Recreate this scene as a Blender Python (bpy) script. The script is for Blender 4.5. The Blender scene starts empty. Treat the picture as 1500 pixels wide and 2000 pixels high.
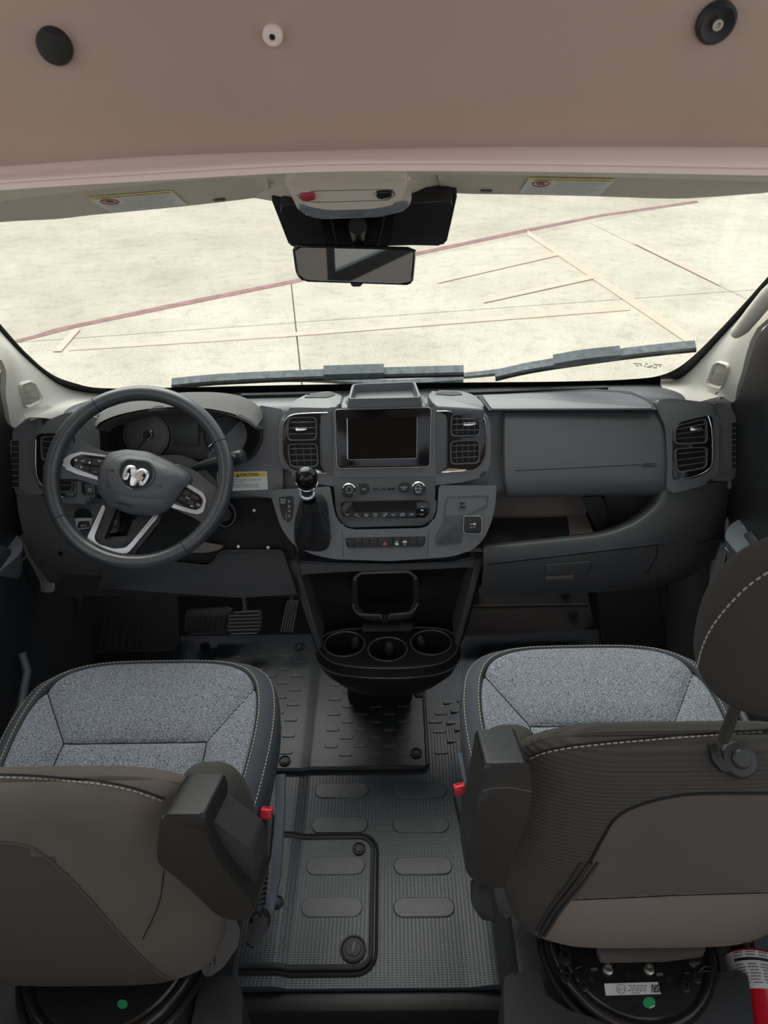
import bpy, bmesh, math, random
from math import sin, cos, radians, pi, sqrt, atan2
from mathutils import Vector, Matrix
from mathutils.bvhtree import BVHTree

random.seed(4)
sc = bpy.context.scene
COL = sc.collection

# ------------------------------------------------------------------ camera
FPX, CAMH = 1400.0, 1.75
TH, PSI, RHO, CAMX = radians(33.6), -0.02, 0.03, 0.06
Fw = Vector((sin(PSI) * cos(TH), cos(PSI) * cos(TH), -sin(TH)))
_u = Vector((sin(PSI) * sin(TH), cos(PSI) * sin(TH), cos(TH)))
_r = Fw.cross(_u)
RX = _r * cos(RHO) - _u * sin(RHO)
UP = _r * sin(RHO) + _u * cos(RHO)
CP = Vector((CAMX, 0, CAMH))
cam_d = bpy.data.cameras.new('camera')
cam = bpy.data.objects.new('camera', cam_d)
COL.objects.link(cam)
cam.matrix_world = Matrix(((RX.x, UP.x, -Fw.x, CP.x), (RX.y, UP.y, -Fw.y, CP.y), (RX.z, UP.z, -Fw.z, CP.z), (0, 0, 0, 1)))
cam_d.sensor_fit = 'VERTICAL'
cam_d.sensor_height = 36
cam_d.lens = 36 * FPX / 2000
cam_d.clip_start = 0.02
cam_d.clip_end = 300
cam_d.dof.use_dof = True
cam_d.dof.focus_distance = 1.75
cam_d.dof.aperture_fstop = cam_d.lens / 3.2
sc.camera = cam

# ------------------------------------------------------------------ world, sun, exposure
sc.view_settings.view_transform = 'Standard'
sc.view_settings.look = 'None'
sc.view_settings.gamma = 1
sc.view_settings.use_curve_mapping = False
sc.view_settings.exposure = 0.56
world = bpy.data.worlds.new('sky')
sc.world = world
world.use_nodes = True
wn = world.node_tree
bg = wn.nodes['Background']
bg.inputs['Color'].default_value = (0.82, 0.91, 1.0, 1)
bg.inputs['Strength'].default_value = 0.76
sun_d = bpy.data.lights.new('sun', 'SUN')
sun_d.energy = 2.7
sun_d.angle = radians(55)
sun_d.color = (1.0, 0.96, 0.90)
sun = bpy.data.objects.new('sun', sun_d)
COL.objects.link(sun)
sun.rotation_euler = (radians(-40), 0, radians(18))

# ------------------------------------------------------------------ unprojection onto real planes of the van
def ray(px, py):
    return Fw + RX * ((px - 750) / FPX) + UP * ((1000 - py) / FPX)
def onY(px, py, Y):
    d = ray(px, py); return CP + d * ((Y - CP.y) / d.y)
def onZ(px, py, z):
    d = ray(px, py); return CP + d * ((z - CP.z) / d.z)
def onX(px, py, x):
    d = ray(px, py); return CP + d * ((x - CP.x) / d.x)
class Plane:
    def __init__(s, p, n):
        s.p = Vector(p); s.n = Vector(n).normalized()
    def at(s, px, py, lift=0.0):
        d = ray(px, py); return CP + d * ((s.p + s.n * lift - CP).dot(s.n) / d.dot(s.n))
    def off(s, lift):
        return Plane(s.p + s.n * lift, s.n)
def plane3(a, b, c):
    n = (b - a).cross(c - a).normalized()
    if n.dot(CP - a) < 0: n = -n
    return Plane(a, n)

# ------------------------------------------------------------------ materials
MATS = {}
def mat(name, col, rough=0.5, metal=0.0, bump=0.0, bscale=400.0, var=0.0, vscale=30.0, coat=0.0, spec=0.5, emit=None):
    if name in MATS: return MATS[name]
    m = bpy.data.materials.new(name); m.use_nodes = True
    nt = m.node_tree; b = nt.nodes['Principled BSDF']
    b.inputs['Base Color'].default_value = (*col, 1)
    b.inputs['Roughness'].default_value = rough
    b.inputs['Metallic'].default_value = metal
    b.inputs['Specular IOR Level'].default_value = spec
    if coat: b.inputs['Coat Weight'].default_value = coat; b.inputs['Coat Roughness'].default_value = 0.05
    if bump or var:
        tc = nt.nodes.new('ShaderNodeTexCoord')
    if bump:
        nz = nt.nodes.new('ShaderNodeTexNoise'); nz.inputs['Scale'].default_value = bscale; nz.inputs['Detail'].default_value = 3
        bp = nt.nodes.new('ShaderNodeBump'); bp.inputs['Strength'].default_value = bump; bp.inputs['Distance'].default_value = 0.002
        nt.links.new(tc.outputs['Object'], nz.inputs['Vector']); nt.links.new(nz.outputs['Fac'], bp.inputs['Height'])
        nt.links.new(bp.outputs['Normal'], b.inputs['Normal'])
    if var:
        n2 = nt.nodes.new('ShaderNodeTexNoise'); n2.inputs['Scale'].default_value = vscale; n2.inputs['Detail'].default_value = 5
        r = nt.nodes.new('ShaderNodeValToRGB')
        r.color_ramp.elements[0].position = 0.3; r.color_ramp.elements[1].position = 0.7
        r.color_ramp.elements[0].color = (*[c * (1 - var) for c in col], 1); r.color_ramp.elements[1].color = (*[min(1, c * (1 + var)) for c in col], 1)
        nt.links.new(tc.outputs['Object'], n2.inputs['Vector']); nt.links.new(n2.outputs['Fac'], r.inputs['Fac'])
        nt.links.new(r.outputs['Color'], b.inputs['Base Color'])
    if emit:
        b.inputs['Emission Color'].default_value = (*emit[0], 1); b.inputs['Emission Strength'].default_value = emit[1]
    MATS[name] = m
    return m
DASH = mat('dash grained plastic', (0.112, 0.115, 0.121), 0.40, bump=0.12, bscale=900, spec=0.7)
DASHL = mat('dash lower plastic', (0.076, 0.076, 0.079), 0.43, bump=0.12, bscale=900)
BLACK = mat('matt black plastic', (0.014, 0.014, 0.0155), 0.5, bump=0.15, bscale=700)
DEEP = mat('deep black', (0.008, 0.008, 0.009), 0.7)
GLOSS = mat('piano black', (0.006, 0.006, 0.007), 0.14, spec=0.45)
SLAT = mat('vent slat plastic', (0.10, 0.10, 0.104), 0.30)
CHROME = mat('chrome', (0.75, 0.75, 0.76), 0.12, 1.0)
SILVER = mat('satin silver', (0.62, 0.62, 0.63), 0.35, 0.85)
STEEL = mat('zinc bolt', (0.6, 0.58, 0.55), 0.35, 0.9)
LEATHER = mat('wheel leather', (0.052, 0.055, 0.060), 0.30, bump=0.10, bscale=500, spec=0.7)
RUBBER = mat('pedal rubber', (0.045, 0.047, 0.048), 0.55)
LINER = mat('pop top liner', (0.47, 0.34, 0.285), 0.9, bump=0.3, bscale=60, var=0.05, vscale=4)
BAND = mat('roof opening trim', (0.86, 0.70, 0.62), 0.75, bump=0.1, bscale=300)
HEADL = mat('headliner felt', (0.92, 0.84, 0.71), 0.95, bump=0.6, bscale=500, var=0.12, vscale=300)
VISOR = mat('visor felt', (0.76, 0.69, 0.58), 0.95, bump=0.4, bscale=500, var=0.1, vscale=300)
PILLAR = mat('pillar plastic', (0.80, 0.75, 0.65), 0.6, bump=0.1, bscale=700)
OHC = mat('overhead console plastic', (0.84, 0.74, 0.64), 0.55, bump=0.1, bscale=700)
WHITE = mat('label white', (0.75, 0.75, 0.74), 0.6)
LBLTXT = mat('label grey print', (0.16, 0.16, 0.17), 0.7)
VISLBL = mat('visor label', (0.85, 0.87, 0.83), 0.6, var=0.06, vscale=300)
YELLOW = mat('label yellow', (0.85, 0.55, 0.03), 0.6)
VYEL = mat('visor label yellow', (0.85, 0.72, 0.2), 0.6)
REDPR = mat('print red', (0.40, 0.10, 0.10), 0.6)
PRINT = mat('icon white print', (0.65, 0.65, 0.65), 0.6)
TXTBLK = mat('print black', (0.01, 0.01, 0.01), 0.6)
RED = mat('buckle red', (0.75, 0.02, 0.045), 0.4)
EXTRED = mat('extinguisher red', (0.62, 0.008, 0.02), 0.3, coat=0.4)
SOSRED = mat('button red', (0.45, 0.06, 0.08), 0.4)
GREEN = mat('sticker green', (0.02, 0.36, 0.13), 0.5)
BODYW = mat('body metal grey', (0.42, 0.40, 0.38), 0.5)
STITCH = mat('pale thread', (0.50, 0.45, 0.38), 0.8)
SEAM = mat('seam dark', (0.012, 0.012, 0.013), 0.9)
BORDER = mat('seat border cloth', (0.056, 0.063, 0.076), 0.85, bump=0.3, bscale=900)
BACKF = mat('seat back cloth', (0.072, 0.064, 0.055), 0.9, bump=0.4, bscale=800, var=0.15, vscale=7)
BACKL = mat('seat back lower cloth', (0.125, 0.103, 0.090), 0.9, bump=0.4, bscale=800, var=0.08, vscale=8)
ARM = mat('armrest plastic', (0.022, 0.020, 0.018), 0.30, bump=0.2, bscale=900)
BASE = mat('seat pedestal plastic', (0.030, 0.030, 0.032), 0.5, bump=0.25, bscale=700)
SWIV = mat('swivel plate paint', (0.018, 0.017, 0.016), 0.22)
SHELFB = mat('storage shelf plastic', (0.17, 0.142, 0.126), 0.6, bump=0.2, bscale=700)
BLUEG = mat('buckle bracket plastic', (0.13, 0.16, 0.19), 0.40)
SCREEN = mat('screen glass', (0.004, 0.004, 0.005), 0.12, spec=0.25)
LCD = mat('gauge lcd', (0.05, 0.05, 0.045), 0.5)
GAUGE = mat('gauge face', (0.075, 0.072, 0.062), 0.35)
LENS = mat('lamp lens', (0.22, 0.25, 0.28), 0.15)
WALLIN = mat('camper wall panel', (0.55, 0.47, 0.40), 0.8, bump=0.2, bscale=100)
ASPH = mat('red kerb paint', (0.30, 0.15, 0.14), 0.85, var=0.25, vscale=9)
FADE = mat('faded stripe paint', (0.68, 0.51, 0.40), 0.9, var=0.08, vscale=6)
JOINT = mat('pavement joint', (0.16, 0.15, 0.13), 0.95)
DEADP = mat('carpet black', (0.012, 0.012, 0.013), 0.9, bump=0.4, bscale=600)
BRAKEB = mat('park brake switch', (0.35, 0.35, 0.36), 0.35)

def newmat(name):
    m = bpy.data.materials.new(name); m.use_nodes = True
    return m, m.node_tree, m.node_tree.nodes['Principled BSDF']
def N(nt, t, **kw):
    n = nt.nodes.new(t)
    for k, v in kw.items():
        if k in n.inputs: n.inputs[k].default_value = v
        else: setattr(n, k, v)
    return n
# pavement concrete: pale, blotchy, fine stains
def concrete(name, c0, c1, grain):
    m, nt, b = newmat(name)
    tc = N(nt, 'ShaderNodeTexCoord')
    a = N(nt, 'ShaderNodeTexNoise', Scale=0.9, Detail=8, Roughness=0.62)
    g = N(nt, 'ShaderNodeTexNoise', Scale=grain, Detail=4)
    r = N(nt, 'ShaderNodeValToRGB'); r.color_ramp.elements[0].position = 0.33; r.color_ramp.elements[1].position = 0.62
    r.color_ramp.elements[0].color = (*c0, 1); r.color_ramp.elements[1].color = (*c1, 1)
    mx = N(nt, 'ShaderNodeMix', data_type='RGBA', blend_type='MULTIPLY'); mx.inputs[0].default_value = 0.5
    r2 = N(nt, 'ShaderNodeValToRGB'); r2.color_ramp.elements[0].position = 0.3; r2.color_ramp.elements[1].position = 0.62
    r2.color_ramp.elements[0].color = (0.55, 0.54, 0.5, 1)
    nt.links.new(tc.outputs['Object'], a.inputs['Vector']); nt.links.new(tc.outputs['Object'], g.inputs['Vector'])
    nt.links.new(a.outputs['Fac'], r.inputs['Fac']); nt.links.new(g.outputs['Fac'], r2.inputs['Fac'])
    nt.links.new(r.outputs['Color'], mx.inputs[6]); nt.links.new(r2.outputs['Color'], mx.inputs[7])
    st = N(nt, 'ShaderNodeTexNoise', Scale=7.0, Detail=10, Roughness=0.7)
    r3 = N(nt, 'ShaderNodeValToRGB'); r3.color_ramp.elements[0].position = 0.34; r3.color_ramp.elements[1].position = 0.50
    r3.color_ramp.elements[0].color = (0.72, 0.71, 0.68, 1)
    m2 = N(nt, 'ShaderNodeMix', data_type='RGBA', blend_type='MULTIPLY'); m2.inputs[0].default_value = 0.6
    nt.links.new(tc.outputs['Object'], st.inputs['Vector']); nt.links.new(st.outputs['Fac'], r3.inputs['Fac'])
    nt.links.new(mx.outputs[2], m2.inputs[6]); nt.links.new(r3.outputs['Color'], m2.inputs[7]); mx = m2
    nt.links.new(mx.outputs[2], b.inputs['Base Color']); b.inputs['Roughness'].default_value = 0.95
    return m
CONC = concrete('concrete slabs', (0.55, 0.48, 0.385), (0.69, 0.61, 0.50), 45)
ASPHALT = concrete('pale worn asphalt', (0.47, 0.41, 0.325), (0.60, 0.53, 0.425), 70)
# speckled woven seat cloth
def weave():
    m, nt, b = newmat('speckled seat weave')
    tc = N(nt, 'ShaderNodeTexCoord')
    v = N(nt, 'ShaderNodeTexNoise', Scale=620, Detail=2, Roughness=0.7)
    r = N(nt, 'ShaderNodeValToRGB'); r.color_ramp.elements[0].position = 0.42; r.color_ramp.elements[1].position = 0.60
    r.color_ramp.elements[0].color = (0.032, 0.038, 0.052, 1); r.color_ramp.elements[1].color = (0.37, 0.40, 0.46, 1)
    bp = N(nt, 'ShaderNodeBump', Strength=0.35, Distance=0.001)
    nt.links.new(tc.outputs['Object'], v.inputs['Vector']); nt.links.new(v.outputs['Fac'], r.inputs['Fac'])
    nt.links.new(r.outputs['Color'], b.inputs['Base Color']); nt.links.new(v.outputs['Fac'], bp.inputs['Height'])
    nt.links.new(bp.outputs['Normal'], b.inputs['Normal']); b.inputs['Roughness'].default_value = 0.9
    b.inputs['Sheen Weight'].default_value = 0.15
    return m
WEAVE = weave()
# ribbed cloth (fine horizontal cords)
def ribbed(name, col, scale, axis, strength, rough, dist=0.002, cross=None):
    m, nt, b = newmat(name)
    tc = N(nt, 'ShaderNodeTexCoord')
    w = N(nt, 'ShaderNodeTexWave', Scale=scale, Distortion=0.15); w.bands_direction = axis
    bp = N(nt, 'ShaderNodeBump', Strength=strength, Distance=dist)
    nt.links.new(tc.outputs['Object'], w.inputs['Vector'])
    h = w.outputs['Fac']
    if cross:
        w2 = N(nt, 'ShaderNodeTexWave', Scale=cross[0], Distortion=0.0); w2.bands_direction = cross[1]
        mu = N(nt, 'ShaderNodeMath', operation='MULTIPLY')
        nt.links.new(tc.outputs['Object'], w2.inputs['Vector'])
        nt.links.new(w.outputs['Fac'], mu.inputs[0]); nt.links.new(w2.outputs['Fac'], mu.inputs[1]); h = mu.outputs[0]
    nt.links.new(h, bp.inputs['Height']); nt.links.new(bp.outputs['Normal'], b.inputs['Normal'])
    r = N(nt, 'ShaderNodeValToRGB')
    r.color_ramp.elements[0].color = (*[c * 0.72 for c in col], 1); r.color_ramp.elements[1].color = (*col, 1)
    nt.links.new(h, r.inputs['Fac']); nt.links.new(r.outputs['Color'], b.inputs['Base Color'])
    b.inputs['Roughness'].default_value = rough
    return m
RIBBED = ribbed('ribbed seat back cloth', (0.080, 0.072, 0.062), 52, 'Z', 0.5, 0.9)
FLOORM = ribbed('ribbed floor rubber', (0.060, 0.071, 0.087), 62, 'Y', 0.35, 0.36, 0.0012, (34, 'X'))
MATM = mat('floor mat rubber', (0.038, 0.042, 0.046), 0.36, bump=0.2, bscale=500, var=0.12, vscale=12)
LUG = mat('floor pad rubber', (0.068, 0.074, 0.083), 0.40, bump=0.15, bscale=300, var=0.15, vscale=18)
GRILLE = ribbed('speaker grille', (0.50, 0.45, 0.37), 55, 'X', 0.4, 0.7, 0.002, (55, 'Z'))
DOORM = mat('door panel plastic', (0.022, 0.024, 0.028), 0.5, bump=0.3, bscale=600)
DOORT = mat('door armrest plastic', (0.12, 0.135, 0.155), 0.40, bump=0.25, bscale=700)
def glass():
    m = bpy.data.materials.new('windshield glass'); m.use_nodes = True
    nt = m.node_tree; nt.nodes.remove(nt.nodes['Principled BSDF'])
    t = N(nt, 'ShaderNodeBsdfTransparent'); t.inputs['Color'].default_value = (0.95, 0.97, 0.95, 1)
    g = N(nt, 'ShaderNodeBsdfGlossy'); g.inputs['Roughness'].default_value = 0.02
    mx = N(nt, 'ShaderNodeMixShader'); mx.inputs[0].default_value = 0.035
    nt.links.new(t.outputs[0], mx.inputs[1]); nt.links.new(g.outputs[0], mx.inputs[2])
    nt.links.new(mx.outputs[0], nt.nodes['Material Output'].inputs['Surface'])
    return m
GLASS = glass()
MIRROR = mat('mirror silvering', (0.48, 0.50, 0.51), 0.02, 1.0)

# ------------------------------------------------------------------ object helpers
WORLD = {}
def setparent(o, parent):
    if parent is None:
        WORLD[o.name] = Matrix.Identity(4) if o.type == 'MESH' else Matrix.Translation(o.location)
        return
    o.parent = parent
    o.matrix_parent_inverse = WORLD[parent.name].inverted()
    WORLD[o.name] = Matrix.Identity(4)
def tag(o, label=None, cat=None, group=None, kind=None):
    if label: o['label'] = label
    if cat: o['category'] = cat
    if group: o['group'] = group
    if kind: o['kind'] = kind
    return o
def thing(name, loc, label, cat, group=None, kind=None):
    o = bpy.data.objects.new(name, None); o.empty_display_size = 0.05
    COL.objects.link(o); o.location = loc
    WORLD[o.name] = Matrix.Translation(Vector(loc))
    return tag(o, label, cat, group, kind)
def mk(name, verts, faces, m, parent=None, sharp=35, label=None):
    me = bpy.data.meshes.new(name)
    me.from_pydata([tuple(v) for v in verts], [], faces)
    bm = bmesh.new(); bm.from_mesh(me)
    bmesh.ops.remove_doubles(bm, verts=bm.verts, dist=1e-6)
    bmesh.ops.recalc_face_normals(bm, faces=bm.faces)
    bm.to_mesh(me); bm.free()
    me.shade_smooth()
    if sharp is not None: me.set_sharp_from_angle(angle=radians(sharp))
    me.materials.append(m)
    o = bpy.data.objects.new(name, me); COL.objects.link(o)
    setparent(o, parent)
    if label: o['label'] = label
    return o
def bmk(name, bm, m, parent=None, sharp=35, label=None):
    bmesh.ops.recalc_face_normals(bm, faces=bm.faces)
    me = bpy.data.meshes.new(name); bm.to_mesh(me); bm.free()
    me.shade_smooth()
    if sharp is not None: me.set_sharp_from_angle(angle=radians(sharp))
    me.materials.append(m)
    o = bpy.data.objects.new(name, me); COL.objects.link(o)
    setparent(o, parent)
    if label: o['label'] = label
    return o
def dup(o, parent, delta):
    c = o.copy(); COL.objects.link(c)
    c.parent = parent; c.matrix_parent_inverse = WORLD[parent.name].inverted()
    c.location = delta
    WORLD[c.name] = Matrix.Translation(Vector(delta))
    return c
def rnd(poly, r, seg=4):
    """round the corners of a 2D polygon; r a number or one per corner"""
    out = []; n = len(poly)
    for i in range(n):
        p = Vector(poly[i]); a = Vector(poly[i - 1]); b = Vector(poly[(i + 1) % n])
        rr = r[i] if isinstance(r, (list, tuple)) else r
        da, db = (a - p), (b - p)
        k = min(rr, da.length * 0.48, db.length * 0.48)
        if k < 0.3: out.append(tuple(p)); continue
        s, e = p + da.normalized() * k, p + db.normalized() * k
        for j in range(seg + 1):
            t = j / seg
            out.append(tuple((1 - t) ** 2 * s + 2 * t * (1 - t) * p + t * t * e))
    return out
def rect(x0, y0, x1, y1, r=0, seg=4):
    p = [(x0, y0), (x1, y0), (x1, y1), (x0, y1)]
    return rnd(p, r, seg) if r else p
def smooth2(poly, closed=False, k=4):
    """Catmull-Rom through points (tuples of any length)"""
    pts = [Vector(p) for p in poly]; n = len(pts); out = []
    rng = range(n if closed else n - 1)
    for i in rng:
        if closed: p0, p1, p2, p3 = pts[i - 1], pts[i], pts[(i + 1) % n], pts[(i + 2) % n]
        else: p0, p1, p2, p3 = pts[max(i - 1, 0)], pts[i], pts[i + 1], pts[min(i + 2, n - 1)]
        for j in range(k):
            t = j / k
            out.append(0.5 * ((2 * p1) + (p2 - p0) * t + (2 * p0 - 5 * p1 + 4 * p2 - p3) * t * t + (3 * p1 - p0 - 3 * p2 + p3) * t ** 3))
    if not closed: out.append(pts[-1])
    return out
def prism(name, pts, vec, m, parent=None, bevel=0.0, seg=2, label=None, taper=None, sharp=35):
    """closed outline (3D) pushed along vec, front edge rounded"""
    bm = bmesh.new(); vec = Vector(vec)
    c = sum((Vector(p) for p in pts), Vector()) / len(pts)
    fv = [bm.verts.new(p) for p in pts]
    bv = [bm.verts.new((Vector(p) if taper is None else c + (Vector(p) - c) * taper) + vec) for p in pts]
    f = bm.faces.new(fv); bm.faces.new(list(reversed(bv)))
    n = len(pts)
    for i in range(n): bm.faces.new((fv[(i + 1) % n], fv[i], bv[i], bv[(i + 1) % n]))
    if bevel:
        bmesh.ops.bevel(bm, geom=list(f.edges), offset=bevel, segments=seg, profile=0.5, affect='EDGES', clamp_overlap=True)
    return bmk(name, bm, m, parent, sharp, label)
def panel(name, pix, pl, lift, depth, m, parent=None, bevel=0.002, seg=2, label=None, taper=None):
    return prism(name, [pl.at(x, y, lift) for x, y in pix], -pl.n * depth, m, parent, bevel, seg, label, taper)
def byangle(poly, n):
    c = sum((Vector(p) for p in poly), Vector((0, 0))) / len(poly); out = []
    m = len(poly)
    for k in range(n):
        a = 2 * pi * k / n; d = Vector((cos(a), sin(a))); best = None
        for i in range(m):
            p, q = Vector(poly[i]) - c, Vector(poly[(i + 1) % m]) - c
            e = q - p; den = d.x * e.y - d.y * e.x
            if abs(den) < 1e-9: continue
            t = (p.x * e.y - p.y * e.x) / den; s = (p.x * d.y - p.y * d.x) / den
            if t > 0 and -1e-6 <= s <= 1 + 1e-6 and (best is None or t > best): best = t
        out.append(c + d * (best or 0.001))
    return out
def ring(name, outer, inner, pl, lift, depth, m, parent=None, n=64, inlift=None, crown=0.0, label=None):
    """frame between two pixel outlines on a plane, with thickness"""
    o, i = byangle(outer, n), byangle(inner, n)
    il = lift if inlift is None else inlift
    V = []; F = []
    for k in range(n):
        a = pl.at(o[k].x, o[k].y, lift); b = pl.at(i[k].x, i[k].y, il)
        mid = (a + b) / 2 + pl.n * crown
        V += [a - pl.n * depth, a, mid, b, b - pl.n * depth]
    for k in range(n):
        j = (k + 1) % n
        for q in range(4): F.append((k * 5 + q, j * 5 + q, j * 5 + q + 1, k * 5 + q + 1))
        F.append((k * 5 + 4, j * 5 + 4, j * 5, k * 5))
    return mk(name, V, F, m, parent, 40, label)
def box(name, c, sx, sy, sz, m, parent=None, bevel=0.0, seg=2, R=None, label=None):
    bm = bmesh.new(); bmesh.ops.create_cube(bm, size=1)
    bmesh.ops.scale(bm, vec=(sx, sy, sz), verts=bm.verts)
    if bevel: bmesh.ops.bevel(bm, geom=list(bm.edges), offset=bevel, segments=seg, profile=0.5, affect='EDGES', clamp_overlap=True)
    if R is not None: bmesh.ops.rotate(bm, cent=(0, 0, 0), matrix=R, verts=bm.verts)
    bmesh.ops.translate(bm, vec=c, verts=bm.verts)
    return bmk(name, bm, m, parent, 35, label)
def tubegeo(pts, r, n=8, closed=False, V=None, F=None, flat=1.0, caps=True):
    pts = [Vector(p) for p in pts]; L = len(pts)
    V = [] if V is None else V; F = [] if F is None else F
    base = len(V); up = None
    for i in range(L):
        a = pts[i - 1] if (i or closed) else pts[i]; b = pts[(i + 1) % L] if (i < L - 1 or closed) else pts[i]
        t = (b - a).normalized()
        if up is None: up = t.orthogonal().normalized()
        up = (up - t * up.dot(t)).normalized(); s = t.cross(up)
        rr = r[i] if isinstance(r, (list, tuple)) else r
        for k in range(n):
            an = 2 * pi * k / n; V.append(pts[i] + (up * cos(an) + s * sin(an) * flat) * rr)
    for i in range(L if closed else L - 1):
        j = (i + 1) % L
        for k in range(n):
            q = (k + 1) % n
            F.append((base + i * n + k, base + i * n + q, base + j * n + q, base + j * n + k))
    if not closed and caps:
        F.append(tuple(base + k for k in range(n))); F.append(tuple(base + (L - 1) * n + k for k in range(n)))
    return V, F
def tube(name, pts, r, m, parent=None, n=8, closed=False, label=None, flat=1.0):
    V, F = tubegeo(pts, r, n, closed, flat=flat)
    return mk(name, V, F, m, parent, 40, label)
def stitches(name, pts, m, parent, ln=0.006, gap=0.003, r=0.0011):
    """row of thread stitches along a 3D curve, one mesh"""
    V, F = [], []; pts = [Vector(p) for p in pts]
    acc = 0.0; start = None; seglist = []
    tot = 0; d = [0]
    for i in range(1, len(pts)): tot += (pts[i] - pts[i - 1]).length; d.append(tot)
    def at(s):
        for i in range(1, len(pts)):
            if d[i] >= s: return pts[i - 1].lerp(pts[i], (s - d[i - 1]) / max(1e-9, d[i] - d[i - 1]))
        return pts[-1]
    s = 0
    while s + ln < tot:
        tubegeo([at(s), at(s + ln / 2), at(s + ln)], r, 5, False, V, F); s += ln + gap
    return mk(name, V, F, m, parent, 60)
def lathe(name, prof, origin, axis, m, parent=None, n=32, label=None, sq=1.0, e1=None):
    """prof: list of (radius, height along axis)"""
    a = Vector(axis).normalized(); e1 = a.orthogonal().normalized() if e1 is None else Vector(e1).normalized(); e2 = a.cross(e1)
    V = []; F = []; o = Vector(origin)
    for r, h in prof:
        for k in range(n):
            t = 2 * pi * k / n; V.append(o + a * h + (e1 * cos(t) + e2 * sin(t) * sq) * r)
    for i in range(len(prof) - 1):
        for k in range(n):
            q = (k + 1) % n; F.append((i * n + k, i * n + q, (i + 1) * n + q, (i + 1) * n + k))
    F.append(tuple(range(n))); F.append(tuple((len(prof) - 1) * n + k for k in range(n)))
    return mk(name, V, F, m, parent, 30, label)
def grid(name, rows, m, parent=None, k=4, thick=0.0, away=None, sharp=50, label=None, kr=None):
    """smooth surface through rows of 3D points; given thickness away from the viewer side"""
    kr = k if kr is None else kr
    rows = [smooth2(r, False, k) if k > 1 else [Vector(p) for p in r] for r in rows]
    cols = list(zip(*rows))
    if kr > 1: cols = [smooth2(c, False, kr) for c in cols]
    R_ = list(zip(*cols)); a = len(R_); b = len(R_[0])
    V = [v for r in R_ for v in r]; F = []
    for i in range(a - 1):
        for j in range(b - 1): F.append((i * b + j, i * b + j + 1, (i + 1) * b + j + 1, (i + 1) * b + j))
    if thick:
        nn = len(V)
        # vertex normals
        nor = [Vector() for _ in V]
        for f in F:
            nf = (V[f[1]] - V[f[0]]).cross(V[f[3]] - V[f[0]])
            if nf.length < 1e-12: nf = (V[f[2]] - V[f[1]]).cross(V[f[3]] - V[f[1]])
            for q in f: nor[q] += nf
        ref = Vector(away) if away is not None else None
        for q in range(nn):
            nv = nor[q].normalized() if nor[q].length > 0 else Vector((0, 0, 1))
            if ref is None:
                if nv.dot(CP - V[q]) > 0: nv = -nv
            elif nv.dot(ref) < 0: nv = -nv
            V.append(V[q] + nv * thick)
        F2 = [tuple(q + nn for q in reversed(f)) for f in F]
        side = [i * b for i in range(a)], [i * b + b - 1 for i in range(a)], list(range(b)), [(a - 1) * b + j for j in range(b)]
        for s in side:
            for q in range(len(s) - 1): F2.append((s[q], s[q + 1], s[q + 1] + nn, s[q] + nn))
        F = F + F2
    return mk(name, V, F, m, parent, sharp, label)
def bvh(*objs):
    V, P = [], []
    for o in objs:
        b = len(V); V += [tuple(v.co) for v in o.data.vertices]; P += [[q + b for q in p.vertices] for p in o.data.polygons]
    return BVHTree.FromPolygons(V, P)
def drape(t, pix, lift=0.002, fallback=None):
    out = []
    for x, y in pix:
        d = ray(x, y).normalized(); h = t.ray_cast(CP, d)
        if h[0] is None:
            if fallback is not None: out.append(fallback(x, y))
            continue
        nrm = h[1] if h[1].dot(d) < 0 else -h[1]
        out.append(h[0] + nrm * lift)
    return out
_tc = {}
def textmesh(s, bold=0.0):
    key = (s, bold)
    if key in _tc: return _tc[key]
    cu = bpy.data.curves.new('lettering', 'FONT'); cu.body = s; cu.resolution_u = 2; cu.offset = bold
    ob = bpy.data.objects.new('lettering', cu); COL.objects.link(ob)
    dg = bpy.context.evaluated_depsgraph_get()
    me = bpy.data.meshes.new_from_object(ob.evaluated_get(dg))
    vs = [v.co.copy() for v in me.vertices]; fs = [tuple(p.vertices) for p in me.polygons]
    bpy.data.objects.remove(ob); bpy.data.curves.remove(cu); bpy.data.meshes.remove(me)
    x0 = min(v.x for v in vs); x1 = max(v.x for v in vs); y0 = min(v.y for v in vs); y1 = max(v.y for v in vs)
    vs = [Vector(((v.x - x0) / (x1 - x0), (v.y - y0) / (y1 - y0), 0)) for v in vs]
    _tc[key] = (vs, fs)
    return _tc[key]
def text(s, bl, br, tl, m, parent, name='lettering', lift=0.0006, bold=0.0, nrm=None):
    """lettering fitted to the parallelogram bottom-left, bottom-right, top-left (3D)"""
    vs, fs = textmesh(s, bold)
    X = br - bl; Y = tl - bl; n = X.cross(Y).normalized()
    if nrm is None:
        if n.dot(CP - bl) < 0: n = -n
    else: n = nrm
    V = [bl + X * v.x + Y * v.y + n * lift for v in vs]
    return mk(name, V, fs, m, parent, None)
def ptext(s, pl, x0, y0, x1, y1, h, m, parent, lift=0.0, name='lettering', bold=0.0):
    """lettering on a plane: baseline from pixel (x0,y0) to (x1,y1), cap height h pixels"""
    dx, dy = x1 - x0, y1 - y0; L = math.hypot(dx, dy); ux, uy = dy / L * h, -dx / L * h
    return text(s, pl.at(x0, y0, lift), pl.at(x1, y1, lift), pl.at(x0 + ux, y0 + uy, lift), m, parent, name, 0.0005, bold)
def flat(name, pix, pl, lift, m, parent, label=None, th=0.0006):
    return prism(name, [pl.at(x, y, lift) for x, y in pix], -pl.n * th, m, parent, 0, label=label)
def circ(x, y, r, n=20, ry=None):
    return [(x + r * cos(2 * pi * k / n), y + (ry or r) * sin(2 * pi * k / n)) for k in range(n)]

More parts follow.
